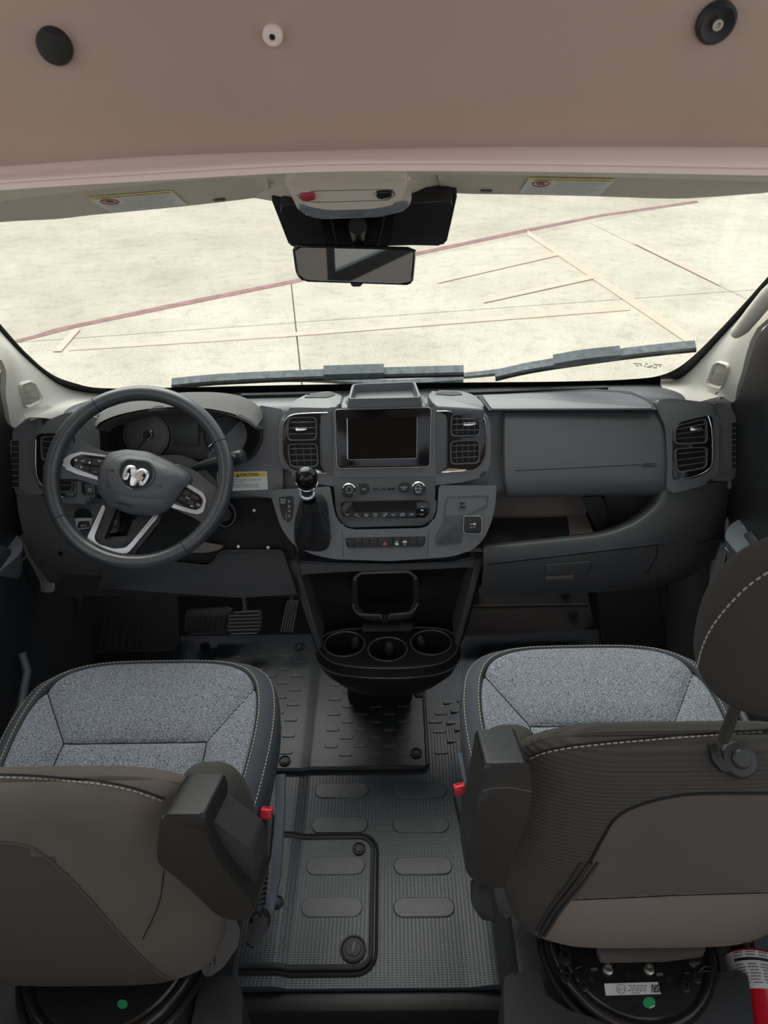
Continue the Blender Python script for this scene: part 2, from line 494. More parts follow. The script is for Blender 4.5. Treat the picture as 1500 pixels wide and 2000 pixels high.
def dtext(s, T, x0, y0, x1, y1, h, m, parent, lift=0.0006, name='lettering', bold=0.0):
    """lettering laid onto a curved surface"""
    vs, fs = textmesh(s, bold); dx, dy = x1 - x0, y1 - y0; L = math.hypot(dx, dy); ux, uy = dy / L * h, -dx / L * h
    V = drape(T, [(x0 + dx * v.x + ux * v.y, y0 + dy * v.x + uy * v.y) for v in vs], lift)
    return mk(name, V, fs, m, parent, None) if len(V) == len(vs) else None
def dplate(name, pix, T, lift, m, parent, n=40, rings=4, dome=0.0, inner=None):
    """thin plate (or frame, with inner outline) laid onto a curved surface"""
    o = byangle(pix, n); c = sum(o, Vector((0, 0))) / n; V, F = [], []
    ii = byangle(inner, n) if inner is not None else [c + (p - c) * .02 for p in o]
    for k in range(rings + 1):
        t = k / rings
        l_ = lift + dome * sin(pi * t) if inner is not None else lift + dome * (1 - (1 - t) ** 2)
        V += drape(T, [tuple(p.lerp(q, t)) for p, q in zip(o, ii)], l_)
    V += drape(T, [tuple(p) for p in o], -.003)
    if len(V) != n * (rings + 2): return None
    for k in range(rings):
        for i in range(n): F.append((k * n + i, k * n + (i + 1) % n, (k + 1) * n + (i + 1) % n, (k + 1) * n + i))
    b = (rings + 1) * n
    for i in range(n): F.append((i, (i + 1) % n, b + (i + 1) % n, b + i))
    return mk(name, V, F, m, parent, 40)

# ================================================================== SETTING: ground outside
GZ = -0.60
ground = thing('ground', (0, 8, GZ), None, None, kind='structure')
mk('subgrade', [(-60, -40, GZ - .03), (60, -40, GZ - .03), (60, 90, GZ - .03), (-60, 90, GZ - .03)], [(0, 1, 2, 3)], JOINT, ground)
def clip(poly, a, b, keep):
    """half-plane clip in XY; keep = a point on the kept side"""
    n = Vector((-(b.y - a.y), b.x - a.x)); s = 1 if n.dot(Vector((keep.x - a.x, keep.y - a.y))) > 0 else -1
    n = n.normalized() * s; out = []
    for i in range(len(poly)):
        p, q = poly[i], poly[(i + 1) % len(poly)]
        dp, dq = n.dot(Vector((p.x - a.x, p.y - a.y))), n.dot(Vector((q.x - a.x, q.y - a.y)))
        if dp >= 0: out.append(p)
        if dp * dq < 0: out.append(p.lerp(q, dp / (dp - dq)))
    return out
g = lambda x, y: onZ(x, y, GZ)
big = [Vector((-30, -6, GZ)), Vector((30, -6, GZ)), Vector((30, 45, GZ)), Vector((-30, 45, GZ))]
RA, RB = g(60, 658), g(1362, 394)
near, far = g(750, 730), g(300, 450)
def shift(a, b, d):
    t = (b - a).normalized(); n = Vector((-t.y, t.x, 0)); return a + n * d, b + n * d
def half(poly, a, b, keep, gap=0.008):
    n = Vector((-(b.y - a.y), b.x - a.x, 0)).normalized()
    if n.dot(keep - a) < 0: n = -n
    return clip(poly, a + n * gap, b + n * gap, keep)
def slab(name, poly, m):
    if len(poly) > 2: prism(name, poly, (0, 0, -.025), m, ground, 0)
slab('asphalt_lane', half(big, RA, RB, far, 0.0), ASPHALT)
conc = half(big, RA, RB, near, 0.0)
J1, J2, J3 = (g(569, 555), g(587, 727)), (g(60, 667), g(1460, 567)), (g(1150, 435), g(1450, 580))
for k2 in (g(750, 730), g(900, 560)):
    a = half(conc, *J2, k2)
    slab('concrete_slab', half(a, *J1, g(300, 640), 0.006), CONC)
    m_ = half(a, *J1, g(900, 600), 0.006)
    slab('concrete_slab', half(m_, *J3, g(900, 600), 0.006), CONC)
    slab('concrete_slab', half(m_, *J3, g(1450, 450), 0.006), CONC)
SN = [0]
def stripe(name, up, lo, m):
    SN[0] += 1
    prism(name, [g(x, y) + Vector((0, 0, .003 + .0012 * SN[0])) for x, y in up + lo[::-1]], (0, 0, -.003), m, ground, 0)
stripe('red_stripe', [(20, 667), (65, 656), (105, 643), (325, 596), (582, 545), (817, 492), (1030, 447), (1175, 419), (1360, 392)],
       [(10, 675), (65, 662), (150, 640), (325, 604), (585, 551), (820, 498), (1030, 453), (1175, 423), (1365, 396)], ASPH)
for a, b, w0, w1 in (((135, 682), (560, 655), 7, 7), ((560, 655), (1230, 602), 7, 9), ((1030, 455), (1360, 672), 9, 22), ((855, 552), (1095, 495), 5, 8),
                     ((945, 590), (1165, 540), 6, 9), ((112, 688), (150, 645), 16, 14), ((1240, 475), (1405, 555), 6, 9)):
    v = w0 / 2; w = w1 / 2
    if abs(b[0] - a[0]) > abs(b[1] - a[1]) * 1.2:
        stripe('faded_stripe', [(a[0], a[1] - v), (b[0], b[1] - w)], [(a[0], a[1] + v), (b[0], b[1] + w)], FADE)
    else:
        stripe('faded_stripe', [(a[0] - v, a[1]), (b[0] - w, b[1])], [(a[0] + v, a[1]), (b[0] + w, b[1])], FADE)

# ================================================================== SETTING: cab floor, firewall, side walls
ZP = [(-.97, .012), (-.235, .012), (-.222, .010), (-.202, .001), (-.195, 0), (.19, 0), (.21, .002), (.245, .011), (.26, .012), (.97, .012)]
def zf(x):
    for (a, za), (b, zb) in zip(ZP, ZP[1:]):
        if a <= x <= b: return za + (zb - za) * (x - a) / (b - a)
    return .03
FY0, FY1 = 0.735, 1.86
def strip(name, xs, y0, y1, lift, th, m, parent=None, label=None):
    """sheet that follows the cab floor; y0,y1 numbers or functions of x"""
    f0 = y0 if callable(y0) else (lambda x: y0); f1 = y1 if callable(y1) else (lambda x: y1)
    V, F = [], []
    for x in xs:
        V += [(x, f0(x), zf(x) + lift - th), (x, f0(x) , zf(x) + lift), (x, f1(x), zf(x) + lift), (x, f1(x), zf(x) + lift - th)]
    for i in range(len(xs) - 1):
        for q in range(4): F.append((i * 4 + q, i * 4 + (q + 1) % 4, i * 4 + 4 + (q + 1) % 4, i * 4 + 4 + q))
    F += [(0, 1, 2, 3), tuple(len(V) - 4 + q for q in (3, 2, 1, 0))]
    return mk(name, V, F, m, parent, 30, label)
floor = strip('floor', [p[0] for p in ZP], FY0, FY1, 0, .03, FLOORM)
tag(floor, kind='structure')
def pill(name, cx, cy, w, h, z, th, m, parent, n=8):
    r = h / 2; pts = []
    for s, c in ((1, w / 2 - r), (-1, -w / 2 + r)):
        for k in range(n + 1):
            a = -pi / 2 + pi * k / n
            pts.append(Vector((cx + c + s * r * cos(a), cy + s * r * sin(a), z)))
    return prism(name, pts, (0, 0, -th), m, parent, th * .5, 1)
# eight broad tread pads in the aisle
for (lx, rx, y, w) in ((667, 820, 1543, 106), (663, 822, 1610, 111), (655, 826, 1690, 116), (648, 828, 1771, 121)):
    for x in (lx, rx):
        p = onZ(x, y, .004); e = onZ(x + w / 2, y, .004)
        if y > 1650 and x < 700: continue          # these two belong to the hatch cover
        pill('tread_pad', p.x, p.y, 2 * (e.x - p.x), .048, .0032, .005, LUG, floor)
for (x, y) in ((878, 1372), (862, 1392), (893, 1391), (885, 1412), (858, 1427), (900, 1427), (886, 1447), (862, 1468), (850, 1408), (905, 1372)):
    p = onZ(x, y, .004)
    pill('tread_lug', p.x, p.y, .042, .013, zf(p.x) + .0035, .004, LUG, floor)

# step behind the cab floor and the dark load floor
step = box('trim_1', (0, .715, -.045), 1.9, .04, .07, BLACK, None, .006); tag(step, kind='structure')
tag(mk('floor_rear', [(-1, -2.4, -.13), (1, -2.4, -.13), (1, 1.1, -.13), (-1, 1.1, -.13)], [(0, 1, 2, 3)], DEEP), kind='structure')
# firewall and toe board
V = []; prof = [(1.84, .0), (1.90, .06), (2.02, .30), (2.06, .55), (2.06, .80)]
for x in (-.97, .97):
    for y, z in prof: V.append((x, y, z))
n_ = len(prof)
fw = mk('wall_front', V, [(i, i + 1, n_ + i + 1, n_ + i) for i in range(n_ - 1)], DEADP); tag(fw, kind='structure')
for s, nm in ((-1, 'wall_left'), (1, 'wall_right')):
    V = [(s * .955, 1.02, .0), (s * .955, 2.06, .0), (s * .955, 2.06, .80), (s * .955, 1.02, .70)]
    V += [(s * .99, v[1], v[2]) for v in V]
    tag(mk(nm, V, [(0, 1, 2, 3), (4, 5, 6, 7), (0, 1, 5, 4), (1, 2, 6, 5), (2, 3, 7, 6), (3, 0, 4, 7)], DEADP), kind='structure')

# ------------------------------------------------------------------ windshield
WP = plane3(Vector((0, 1.80, .955)), Vector((.5, 1.80, .955)), Vector((0, 1.34, 1.49)))
inner = [(-250, 330), (-120, 490), (0, 632), (55, 693), (100, 730), (145, 748), (200, 758), (330, 757), (560, 752), (800, 748), (1100, 745), (1240, 740), (1300, 730), (1345, 703), (1400, 650), (1460, 585), (1500, 540), (1620, 410), (1700, 320)]
pane_px = inner + [(1700, 250), (-250, 280)]
wind = prism('window_1', [WP.at(x, y, -.004) for x, y in [(-290, 340), (0, 655), (80, 735), (150, 765), (330, 776), (1240, 762), (1330, 738), (1500, 560), (1740, 330), (1740, 250), (-290, 280)]], -WP.n * .005, GLASS)
tag(wind, kind='structure')
sm = smooth2(inner, False, 5); V = []; F = []
for i, p in enumerate(sm):
    t = (sm[min(i + 1, len(sm) - 1)] - sm[max(i - 1, 0)]).normalized(); nn = Vector((-t.y, t.x))
    w_ = 15 if 330 < p.x < 1240 else 19
    V += [WP.at(p.x, p.y, 0.002), WP.at(p.x + nn.x * w_, p.y + nn.y * w_, 0.002), WP.at(p.x + nn.x * (w_ + 10), p.y + nn.y * (w_ + 10), 0.0)]
for i in range(len(sm) - 1):
    for q in (0, 1): F.append((i * 3 + q, i * 3 + q + 1, i * 3 + q + 4, i * 3 + q + 3))
frit = mk('black_border', V, F, GLOSS, wind)
# maker's print in the lower corner of the glass, seen from behind
for x0, y0, x1, y1 in ((1237, 710, 1254, 711), (1260, 711, 1265, 711), (1277, 712, 1293, 713), (1241, 714, 1248, 715), (1250, 714, 1254, 714), (1258, 716, 1262, 715), (1267, 715, 1276, 715.5), (1280, 716, 1284, 715), (1287, 716, 1291, 716), (1263, 717, 1272, 718), (1275, 718, 1283, 719)):
    prism('glass_print', [WP.at(x, y, .001) for x, y in ((x0, y0 - .7), (x1, y1 - .7), (x1, y1 + .7), (x0, y0 + .7))], -WP.n * .0003, mat('etched print', (.30, .29, .25), .8), wind)

# ------------------------------------------------------------------ A pillars
def pillar(name, edge, door, s):
    """edge: pixels on the glass plane; door: 3D points along the door frame"""
    a = [WP.at(x, y, .012) for x, y in edge]
    rows = [[], [], [], []]
    for p, q in zip(a, door):
        d = q - p
        out = Vector((-s, -.5, .15)).normalized()
        rows[0].append(p + Vector((s * .01, .02, -.005))); rows[1].append(p); rows[2].append(p + d * .5 + out * .012); rows[3].append(q)
    o = grid(name, rows, PILLAR, None, 5, .012, away=(s, .6, 0), kr=4); tag(o, kind='structure'); return o
PL = pillar('trim_2', [(215, 775), (165, 770), (115, 755), (60, 712), (0, 648), (-130, 500), (-260, 345)],
            [Vector((-.78, 1.66, .945)), onY(60, 815, 1.60), onY(25, 835, 1.57), onY(12, 780, 1.50), onY(-15, 690, 1.42), Vector((-.90, 1.20, 1.34)), Vector((-.86, 1.08, 1.52))], -1)
PR = pillar('trim_3', [(1290, 747), (1325, 743), (1355, 722), (1400, 672), (1500, 560), (1620, 425), (1720, 320)],
            [Vector((.78, 1.66, .945)), onY(1405, 775, 1.60), onY(1433, 785, 1.57), onY(1445, 740, 1.50), onY(1500, 622, 1.40), Vector((.90, 1.20, 1.34)), Vector((.86, 1.08, 1.52))], 1)
for P_, pix, inn in ((PL, [(34, 748), (55, 742), (66, 746), (83, 778), (80, 785), (52, 797), (46, 795)], .78),
                (PR, [(1378, 752), (1396, 709), (1405, 704), (1424, 709), (1427, 718), (1413, 758), (1407, 761)], .78)):
    T = bvh(P_)
    cx_ = sum(p[0] for p in pix) / len(pix); cy_ = sum(p[1] for p in pix) / len(pix)
    outp = rnd(pix, 5); inp = rnd([(cx_ + (x - cx_) * inn, cy_ + (y - cy_) * inn) for x, y in pix], 3)
    dplate('speaker_bezel', outp, T, .0, PILLAR, P_, 48, 4, .006, inp)
    dplate('speaker_grille', inp, T, .001, GRILLE, P_, 48, 4, .001)
# grab handle on the passenger pillar
tube('grab_handle', [onY(1438, 650, 1.46), onY(1450, 640, 1.43), onY(1470, 615, 1.38), onY(1500, 578, 1.32), onY(1540, 540, 1.27), onY(1560, 530, 1.27)], [.012, .015, .016, .016, .016, .012], PILLAR, PR, 12)

# ------------------------------------------------------------------ doors, sail panels, sills
def door(n, s, front, arm_px, arm_z):
    d = thing('door_%d' % n, (s * .9, .7, 0), None, None, kind='structure')
    X = s * .885
    pts = [Vector((X, .15, .06)), Vector((X, 1.05, .06)), Vector((X, 1.27, .16)), Vector((X, 1.40, .36)), Vector((X, 1.43, .55)), Vector((X, 1.44, .70)), Vector((X, 1.40, .745)), Vector((X, .15, .76))]
    prism('door_panel', pts, (s * .06, 0, 0), DOORM, d, .02, 3)
    pts = [Vector((X + s * .02, .15, .70)), Vector((X + s * .02, 1.56, .70)), Vector((X + s * .02, 1.72, .98)), Vector((X + s * .02, 1.62, 1.14)), Vector((X + s * .02, 1.42, 1.38)), Vector((X + s * .02, 1.25, 1.56)), Vector((X + s * .02, .86, 1.50)), Vector((X + s * .02, .98, 1.28)), Vector((X + s * .02, 1.02, .80)), Vector((X + s * .02, .15, .78))]
    prism('window_frame', pts, (s * .03, 0, 0), BLACK, d, .008, 2)
    pts = [Vector((X + s * .035, .15, .77)), Vector((X + s * .035, 1.06, .77)), Vector((X + s * .035, 1.02, 1.29)), Vector((X + s * .035, .88, 1.47)), Vector((X + s * .035, .15, 1.47))]
    prism('window_pane', pts, (s * .004, 0, 0), GLASS, d, 0)
    return d
dl = door(1, -1, 1.42, None, .72)
dr = door(2, 1, 1.42, None, .72)
def armrest(d, s, px, z, plate, zp):
    prism('door_armrest', [onZ(x, y, z) for x, y in rnd(px, 12)], (s * .03, 0, -.10), DOORT, d, .016, 4)
    prism('switch_plate', [onZ(x, y, zp) for x, y in rnd(plate, 6)], (0, 0, -.006), mat('brushed switch plate', (.16, .165, .17), .3, .3, var=.45, vscale=18) if s > 0 else BLACK, d, .002, 1)
armrest(dl, -1, [(-140, 1030), (8, 1034), (34, 1044), (46, 1062), (40, 1082), (0, 1116), (-140, 1230)], .715, [(-60, 1044), (6, 1042), (26, 1048), (0, 1074), (-60, 1120)], .7165)
armrest(dr, 1, [(1412, 1046), (1430, 1020), (1462, 1008), (1640, 1010), (1640, 1240), (1500, 1118), (1440, 1082)], .735, [(1446, 1024), (1464, 1016), (1540, 1016), (1540, 1072), (1498, 1056), (1470, 1040)], .7365)
tube('trim_line', [onZ(x, y, .725) + Vector((-.004, 0, -.02)) for x, y in ((1424, 1056), (1446, 1082), (1484, 1110), (1520, 1135))], .0016, SILVER, dr, 6)
tube('trim_line', [onZ(x, y, .705) + Vector((.004, 0, -.02)) for x, y in ((46, 1072), (20, 1098), (-10, 1124))], .0012, SLAT, dl, 6)
kp = onZ(4, 1046, .717)
lathe('mirror_knob', [(.013, 0), (.013, .006), (.008, .008), (.011, .016), (.009, .022), (.0, .023)], kp, (0, 0, 1), BLACK, dl, 16)
p = onZ(1494, 1044, .738); box('window_switch', p, .02, .04, .012, BLACK, dr, .003)
for s, d in ((-1, dl), (1, dr)):
    tube('pocket_rim', [(s * .872, 1.28, .50), (s * .862, 1.26, .46), (s * .855, 1.18, .42), (s * .855, 1.0, .41)], .010, DOORT, d, 10)
# painted door-frame strip showing between dash and door
for s, px in ((-1, [(38, 1040, 50, 1042), (52, 1080, 66, 1082), (66, 1105, 82, 1112), (80, 1130, 100, 1135), (87, 1157, 106, 1153)]), (1, [(1418, 960, 1407, 965), (1420, 1020, 1408, 1020), (1414, 1080, 1396, 1078), (1406, 1115, 1388, 1118), (1396, 1150, 1385, 1150), (1391, 1183, 1386, 1183)])):
    rows = [[onX(a, b, s * .915) for a, b, c, e in px], [onX(c, e, s * .90) for a, b, c, e in px]]
    rows.insert(0, [p + Vector((s * .02, .03, 0)) for p in rows[0]]); rows.append([p + Vector((s * .02, .05, 0)) for p in rows[-1]])
    o = grid('trim_%d' % (4 if s < 0 else 5), rows, BODYW, None, 4, .006, away=(s, .3, 0)); tag(o, kind='structure')

# ------------------------------------------------------------------ pop-top ceiling, roof opening trim, headliner
HG = [onY(x, y, 1.09) for x, y in ((-300, 340), (-100, 325), (0, 318), (300, 301), (600, 290), (900, 284), (1200, 282), (1500, 284), (1650, 286), (1850, 290))]
def hinge(x, dy=0, dz=0):
    for p, q in zip(HG, HG[1:]):
        if p.x <= x <= q.x or q is HG[-1] or (p is HG[0] and x < p.x): return Vector((x, 1.09 + dy, p.z + (q.z - p.z) * (x - p.x) / (q.x - p.x) + dz))
rows = []
for dy, dz in ((0, 0), (-.01, .01), (-.10, .26), (-.21, .55), (-.40, .74), (-1.2, .92), (-2.4, 1.0), (-3.2, 1.0)):
    rows.append([hinge(x, dy, dz) for x in (-1.0, -.6, -.45, -.3, -.15, 0, .15, .3, .45, .6, 1.0)])
ceil = grid('ceiling', rows, LINER, None, 3, .03, away=(0, .4, 1)); tag(ceil, kind='structure')
CT = bvh(ceil)
def ybow(x, a): return a
bandpx = [[(-200, 336), (0, 324), (300, 304), (600, 294), (900, 287), (1200, 285), (1500, 287), (1700, 289)],
          [(-200, 352), (0, 340), (300, 318), (600, 303), (900, 297), (1200, 295), (1500, 299), (1700, 301)],
          [(-200, 370), (0, 352), (300, 333), (600, 316), (900, 314), (1200, 316), (1500, 320), (1700, 322)],
          [(-200, 380), (0, 360), (300, 341), (600, 325), (900, 322), (1200, 326), (1500, 332), (1700, 334)]]
rows = [[onY(x, y, Y) for x, y in r] for r, Y in zip(bandpx, (1.088, 1.066, 1.046, 1.052))]
rows.insert(0, [p + Vector((0, .05, .005)) for p in rows[0]]); rows.append([p + Vector((0, .06, -.004)) for p in rows[-1]])
o = grid('trim_6', rows, BAND, None, 4, .008, away=(0, 1, -.6)); tag(o, kind='structure')
# felt headliner roll above the visors and round the overhead console
hp = [[(-200, 384), (0, 356), (150, 343), (300, 337), (450, 329), (545, 324), (600, 322), (750, 320), (830, 320), (900, 320), (1050, 322), (1200, 324), (1350, 328), (1500, 330), (1700, 333)],
      [(-200, 402), (0, 372), (150, 358), (300, 346), (450, 337), (545, 334), (600, 333), (750, 331), (830, 331), (900, 331), (1050, 333), (1200, 335), (1350, 338), (1500, 342), (1700, 346)],
      [(-200, 420), (0, 391), (150, 373), (300, 358), (450, 346), (545, 345), (600, 342), (750, 340), (815, 342), (870, 339), (1050, 342), (1200, 345), (1350, 348), (1500, 353), (1700, 356)],
      [(-200, 424), (0, 395), (150, 377), (300, 362), (450, 350), (560, 362), (610, 362), (740, 360), (800, 358), (860, 344), (1050, 347), (1200, 350), (1350, 353), (1500, 358), (1700, 360)],
      [(-200, 440), (0, 416), (150, 400), (300, 388), (450, 382), (575, 400), (620, 405), (740, 400), (800, 390), (870, 372), (1050, 372), (1200, 375), (1350, 376), (1500, 372), (1700, 374)]]
rows = [[onY(x, y, Y - (yb if 520 < x < 850 else 0)) for x, y in r] for r, Y, yb in zip(hp, (1.125, 1.15, 1.20, 1.255, 1.36), (0, 0, .0, .01, .03))]
rows.insert(0, [p + Vector((0, .02, .05)) for p in rows[0]])
rows.append([p + Vector((0, .05, .06)) for p in rows[-1]])
hl = grid('ceiling_headliner', rows, HEADL, None, 3, .006, away=(0, .5, 1)); tag(hl, kind='structure')
# black bumpers and the small screw on the liner
def stud(name, px, r, label, cat, m, prof, group=None, hole=None):
    h = drape(CT, [px], 0)[0]; d = drape(CT, [(px[0] + 20, px[1])], 0)[0]; e = drape(CT, [(px[0], px[1] + 20)], 0)[0]
    n = (d - h).cross(e - h).normalized(); n = n if n.dot(CP - h) > 0 else -n
    t = thing(name, h, label, cat, group)
    lathe('disc', prof, h, n, m, t, 32)
    return t, h, n
t, h, n = stud('rubber_bumper', (108, 88), .016, 'plain round black bumper on the ceiling liner above the steering wheel', 'bumper', BLACK, [(.021, -.002), (.021, .006), (.018, .012), (.010, .013), (.0, .013)])
t, h, n = stud('rubber_bumper', (1397, 42), .016, 'round black bumper with a bare screw on the ceiling liner at right', 'bumper', BLACK, [(.023, -.002), (.023, .006), (.019, .011), (.010, .007), (.0, .007)])
lathe('screw', [(.006, .006), (.006, .012), (.0035, .012), (.003, .008), (.0, .008)], h, n, STEEL, t, 16)
t, h, n = stud('liner_screw', (533, 67), .01, 'small beige screw cap on the ceiling liner left of the middle', 'screw', BAND, [(.012, -.001), (.012, .006), (.009, .010), (.004, .010), (.0035, .006), (.0, .006)])
lathe('screw_socket', [(.0036, .0065), (.0036, .0075), (0, .0075)], h, n, DEEP, t, 12)

# ------------------------------------------------------------------ load space behind the camera (seen in the mirror, lets the daylight in)
def wallpiece(name, s, y0, y1, z0, z1, parent=None, m=WALLIN):
    o = box(name, (s * .985, (y0 + y1) / 2, (z0 + z1) / 2), .03, y1 - y0, z1 - z0, m, parent); return o
wl = wallpiece('wall_rear_left', -1, -2.4, .15, -.13, .95); tag(wl, kind='structure')
for y0, y1, z0, z1 in ((-2.4, -1.45, .95, 1.68), (-.45, .15, .95, 1.68), (-1.45, -.45, 1.42, 1.68)): wallpiece('wall_panel', -1, y0, y1, z0, z1, wl)
def vtx(y, z): return Vector((-.967, y, z))
outer = rnd([(-1.47, .93), (-.43, .93), (-.43, 1.44), (-1.47, 1.44)], .1, 5); inn = rnd([(-1.40, 1.0), (-.50, 1.0), (-.50, 1.37), (-1.40, 1.37)], .1, 5)
V = [vtx(*p) for p in outer] + [vtx(*p) for p in inn]; k = len(outer)
mk('rear_window_frame', V + [v + Vector((-.03, 0, 0)) for v in V], [f for i in range(k) for f in ((i, (i + 1) % k, k + (i + 1) % k, k + i), (k + i, k + (i + 1) % k, 3 * k + (i + 1) % k, 3 * k + i))], BLACK, wl)
lathe('panel_screw', [(.02, 0), (.02, .008), (.008, .012), (0, .012)], (-.969, -.62, .86), (1, 0, 0), BLACK, wl, 16)
wr = wallpiece('wall_rear_right', 1, -.45, .15, -.13, 1.68); tag(wr, kind='structure')
wallpiece('wall_panel', 1, -2.4, -1.4, -.13, 1.68, wr)
wb = box('wall_back', (0, -2.42, .4), 1.98, .03, 1.06, WALLIN); tag(wb, kind='structure')
box('wall_panel', (0, -2.42, 1.55), 1.98, .03, .28, WALLIN, wb)

# ================================================================== DASHBOARD
S = Plane((0, 1.64, .97), (0, -.32, .19))
dash = thing('dashboard', (0, 1.7, .65), 'full-width dark grey dashboard with a centre screen, vents and glovebox', 'dashboard')
# upper body: windshield ledge, crest, sloping face, underside
prof = [(1.86, .90), (1.80, .948), (1.72, .966), (1.672, .972), (1.648, .966), (1.632, .95), (1.60, .895), (1.56, .83), (1.533, .785), (1.54, .772), (1.60, .768), (1.80, .765)]
xs = [-.94, -.9, -.7, -.4, 0, .4, .7, .9, .94]
rows = []
for y, z in prof:
    rows.append([Vector((x, y + .012 - (.03 if abs(x) > .93 else 0), z - (.02 if abs(x) > .93 else 0))) for x in xs])
grid('dash_body', rows, DASH, dash, 1, 0, kr=3)
# dark slots of the defroster at the windshield
for a in ([(470, 768), (650, 764), (650, 768), (472, 772)], [(850, 764), (1185, 753), (1188, 757), (850, 769)]):
    prism('defroster_slot', [onZ(x, y, .975) for x, y in a], (0, 0, -.01), DEEP, dash)
# instrument hood
lip = [(188, 836), (200, 824), (235, 810), (290, 799), (345, 795), (400, 797), (450, 806), (485, 820), (503, 833)]
top = [(186, 826), (197, 811), (235, 793), (290, 781), (350, 772), (420, 772), (468, 780), (503, 797), (513, 815)]
bk = [(205, 803), (225, 792), (255, 781), (300, 774), (350, 768), (415, 767), (460, 772), (490, 783), (512, 800)]
rows = [[S.at(x, y, .11) - S.n * .10 for x, y in lip], [S.at(x, y + 1, .10) for x, y in lip], [S.at(x, y - 3, .105) for x, y in lip],
        [S.at(x, y, .05) for x, y in top], [S.at(x, y, .0) for x, y in bk], [S.at(x, y, -.05) + Vector((0, 0, -.03)) for x, y in bk]]
grid('cluster_hood', rows, mat('hood soft plastic', (0.105, 0.10, 0.094), .7, bump=.3, bscale=700), dash, 4, .006, away=(0, .3, -1))
# instrument cluster
cl_out = rnd([(228, 885), (232, 842), (262, 812), (330, 803), (420, 806), (474, 822), (484, 850), (470, 884), (430, 896), (330, 897), (250, 895)], 12)
cluster = panel('instrument_cluster', cl_out, S, .004, .02, mat('cluster face', (.022, .021, .020), .4), dash, .002)
ring('cluster_bezel', rnd([(198, 905), (194, 845), (232, 806), (330, 790), (430, 794), (492, 815), (512, 850), (490, 895), (440, 915), (330, 915), (230, 915)], 16), cl_out, S, .060, .07, BLACK, dash, 64, inlift=.010)
ptg = S.off(.006)
lathe('gauge_dial', [(.058, 0), (.058, .006), (.055, .006), (.053, .002), (0, .002)], ptg.at(287, 851), S.n, GAUGE, cluster, 48, label='round speedometer dial')
lathe('gauge_dial', [(.052, 0), (.052, .006), (.050, .006), (.048, .002), (0, .002)], ptg.at(438, 851), S.n, BLACK, cluster, 48, label='round dark rev counter dial')
lathe('gauge_hub', [(.010, 0), (.010, .008), (.007, .012), (0, .012)], ptg.at(289, 850, .002), S.n, BLACK, cluster, 24)
tube('gauge_needle', [ptg.at(296, 840, .008), ptg.at(289, 850, .009), ptg.at(266, 877, .008)], [.0012, .0022, .0016], CHROME, cluster, 8)
tube('gauge_hub_ring', [ptg.at(289 + 7 * cos(a), 850 + 7 * sin(a), .010) for a in [2 * pi * i / 20 for i in range(20)]], .001, SILVER, cluster, 6, True)
tube('gauge_needle', [ptg.at(430, 850, .008), ptg.at(408, 872, .008)], [.002, .0015], CHROME, cluster, 8)
for a_ in (-35, 145):
    tube('gauge_tick', [ptg.at(438 + 33 * cos(radians(a_)), 851 + 33 * sin(radians(a_)), .004), ptg.at(438 + 40 * cos(radians(a_)), 851 + 40 * sin(radians(a_)), .004)], .001, PRINT, cluster, 6)
panel('cluster_display', rect(337, 812, 387, 872, 3), S, .009, .004, LCD, cluster, .001)

# ---- vents
def vent(px, lift, tab=None, n=3, vanes=0, tilt=0, tt=0.0):
    """px: four corners tl,tr,br,bl"""
    o = rnd(px, 9); cx = sum(p[0] for p in px) / 4; cy = sum(p[1] for p in px) / 4
    inn = rnd([(cx + (x - cx) * .90, cy + (y - cy) * .88) for x, y in px], 8)
    v = ring('air_vent', o, inn, S, lift, .012, SLAT, dash, 48, inlift=lift - .003, crown=.0015)
    panel('vent_duct', inn, S, lift - .0105, .006, DEEP, v, 0)
    l0, r0, r1, l1 = [Vector(p) for p in px]
    for i in range(n):
        t = (i + 1) / (n + 1) + tt
        a = l0.lerp(l1, t); b = r0.lerp(r1, t); d = b - a; a = a + d * .07; b = b - d * .07
        A, B = S.at(a.x, a.y, lift - .002), S.at(b.x, b.y, lift - .002)
        up = Vector((0, .86 * -.0, 0)); dep = -S.n * .0075
        th = Vector((0, .0, .0036))
        prism('vent_slat', [A, B, B + th, A + th], dep, SLAT, v, .0006, 1)
    if tab is not None:
        tx, ty, tw = tab
        panel('vent_tab', rnd([(tx - tw, ty - 3), (tx + tw, ty - 4), (tx + tw, ty + 2), (tx - tw, ty + 4)], 3), S, lift + .003, .012, SLAT if tw < 11 else CHROME, v, .001)
    for i in range(vanes):
        t = (i + 1) / (vanes + 1); a = l0.lerp(r0, t); b = l1.lerp(r1, t)
        A, B = S.at(a.x, a.y + 5, lift - .007), S.at(b.x, b.y - 5, lift - .007)
        prism('vent_vane', [A, B, B + Vector((.0018, 0, 0)), A + Vector((.0018, 0, 0))], -S.n * .003, SLAT, v)
    return v
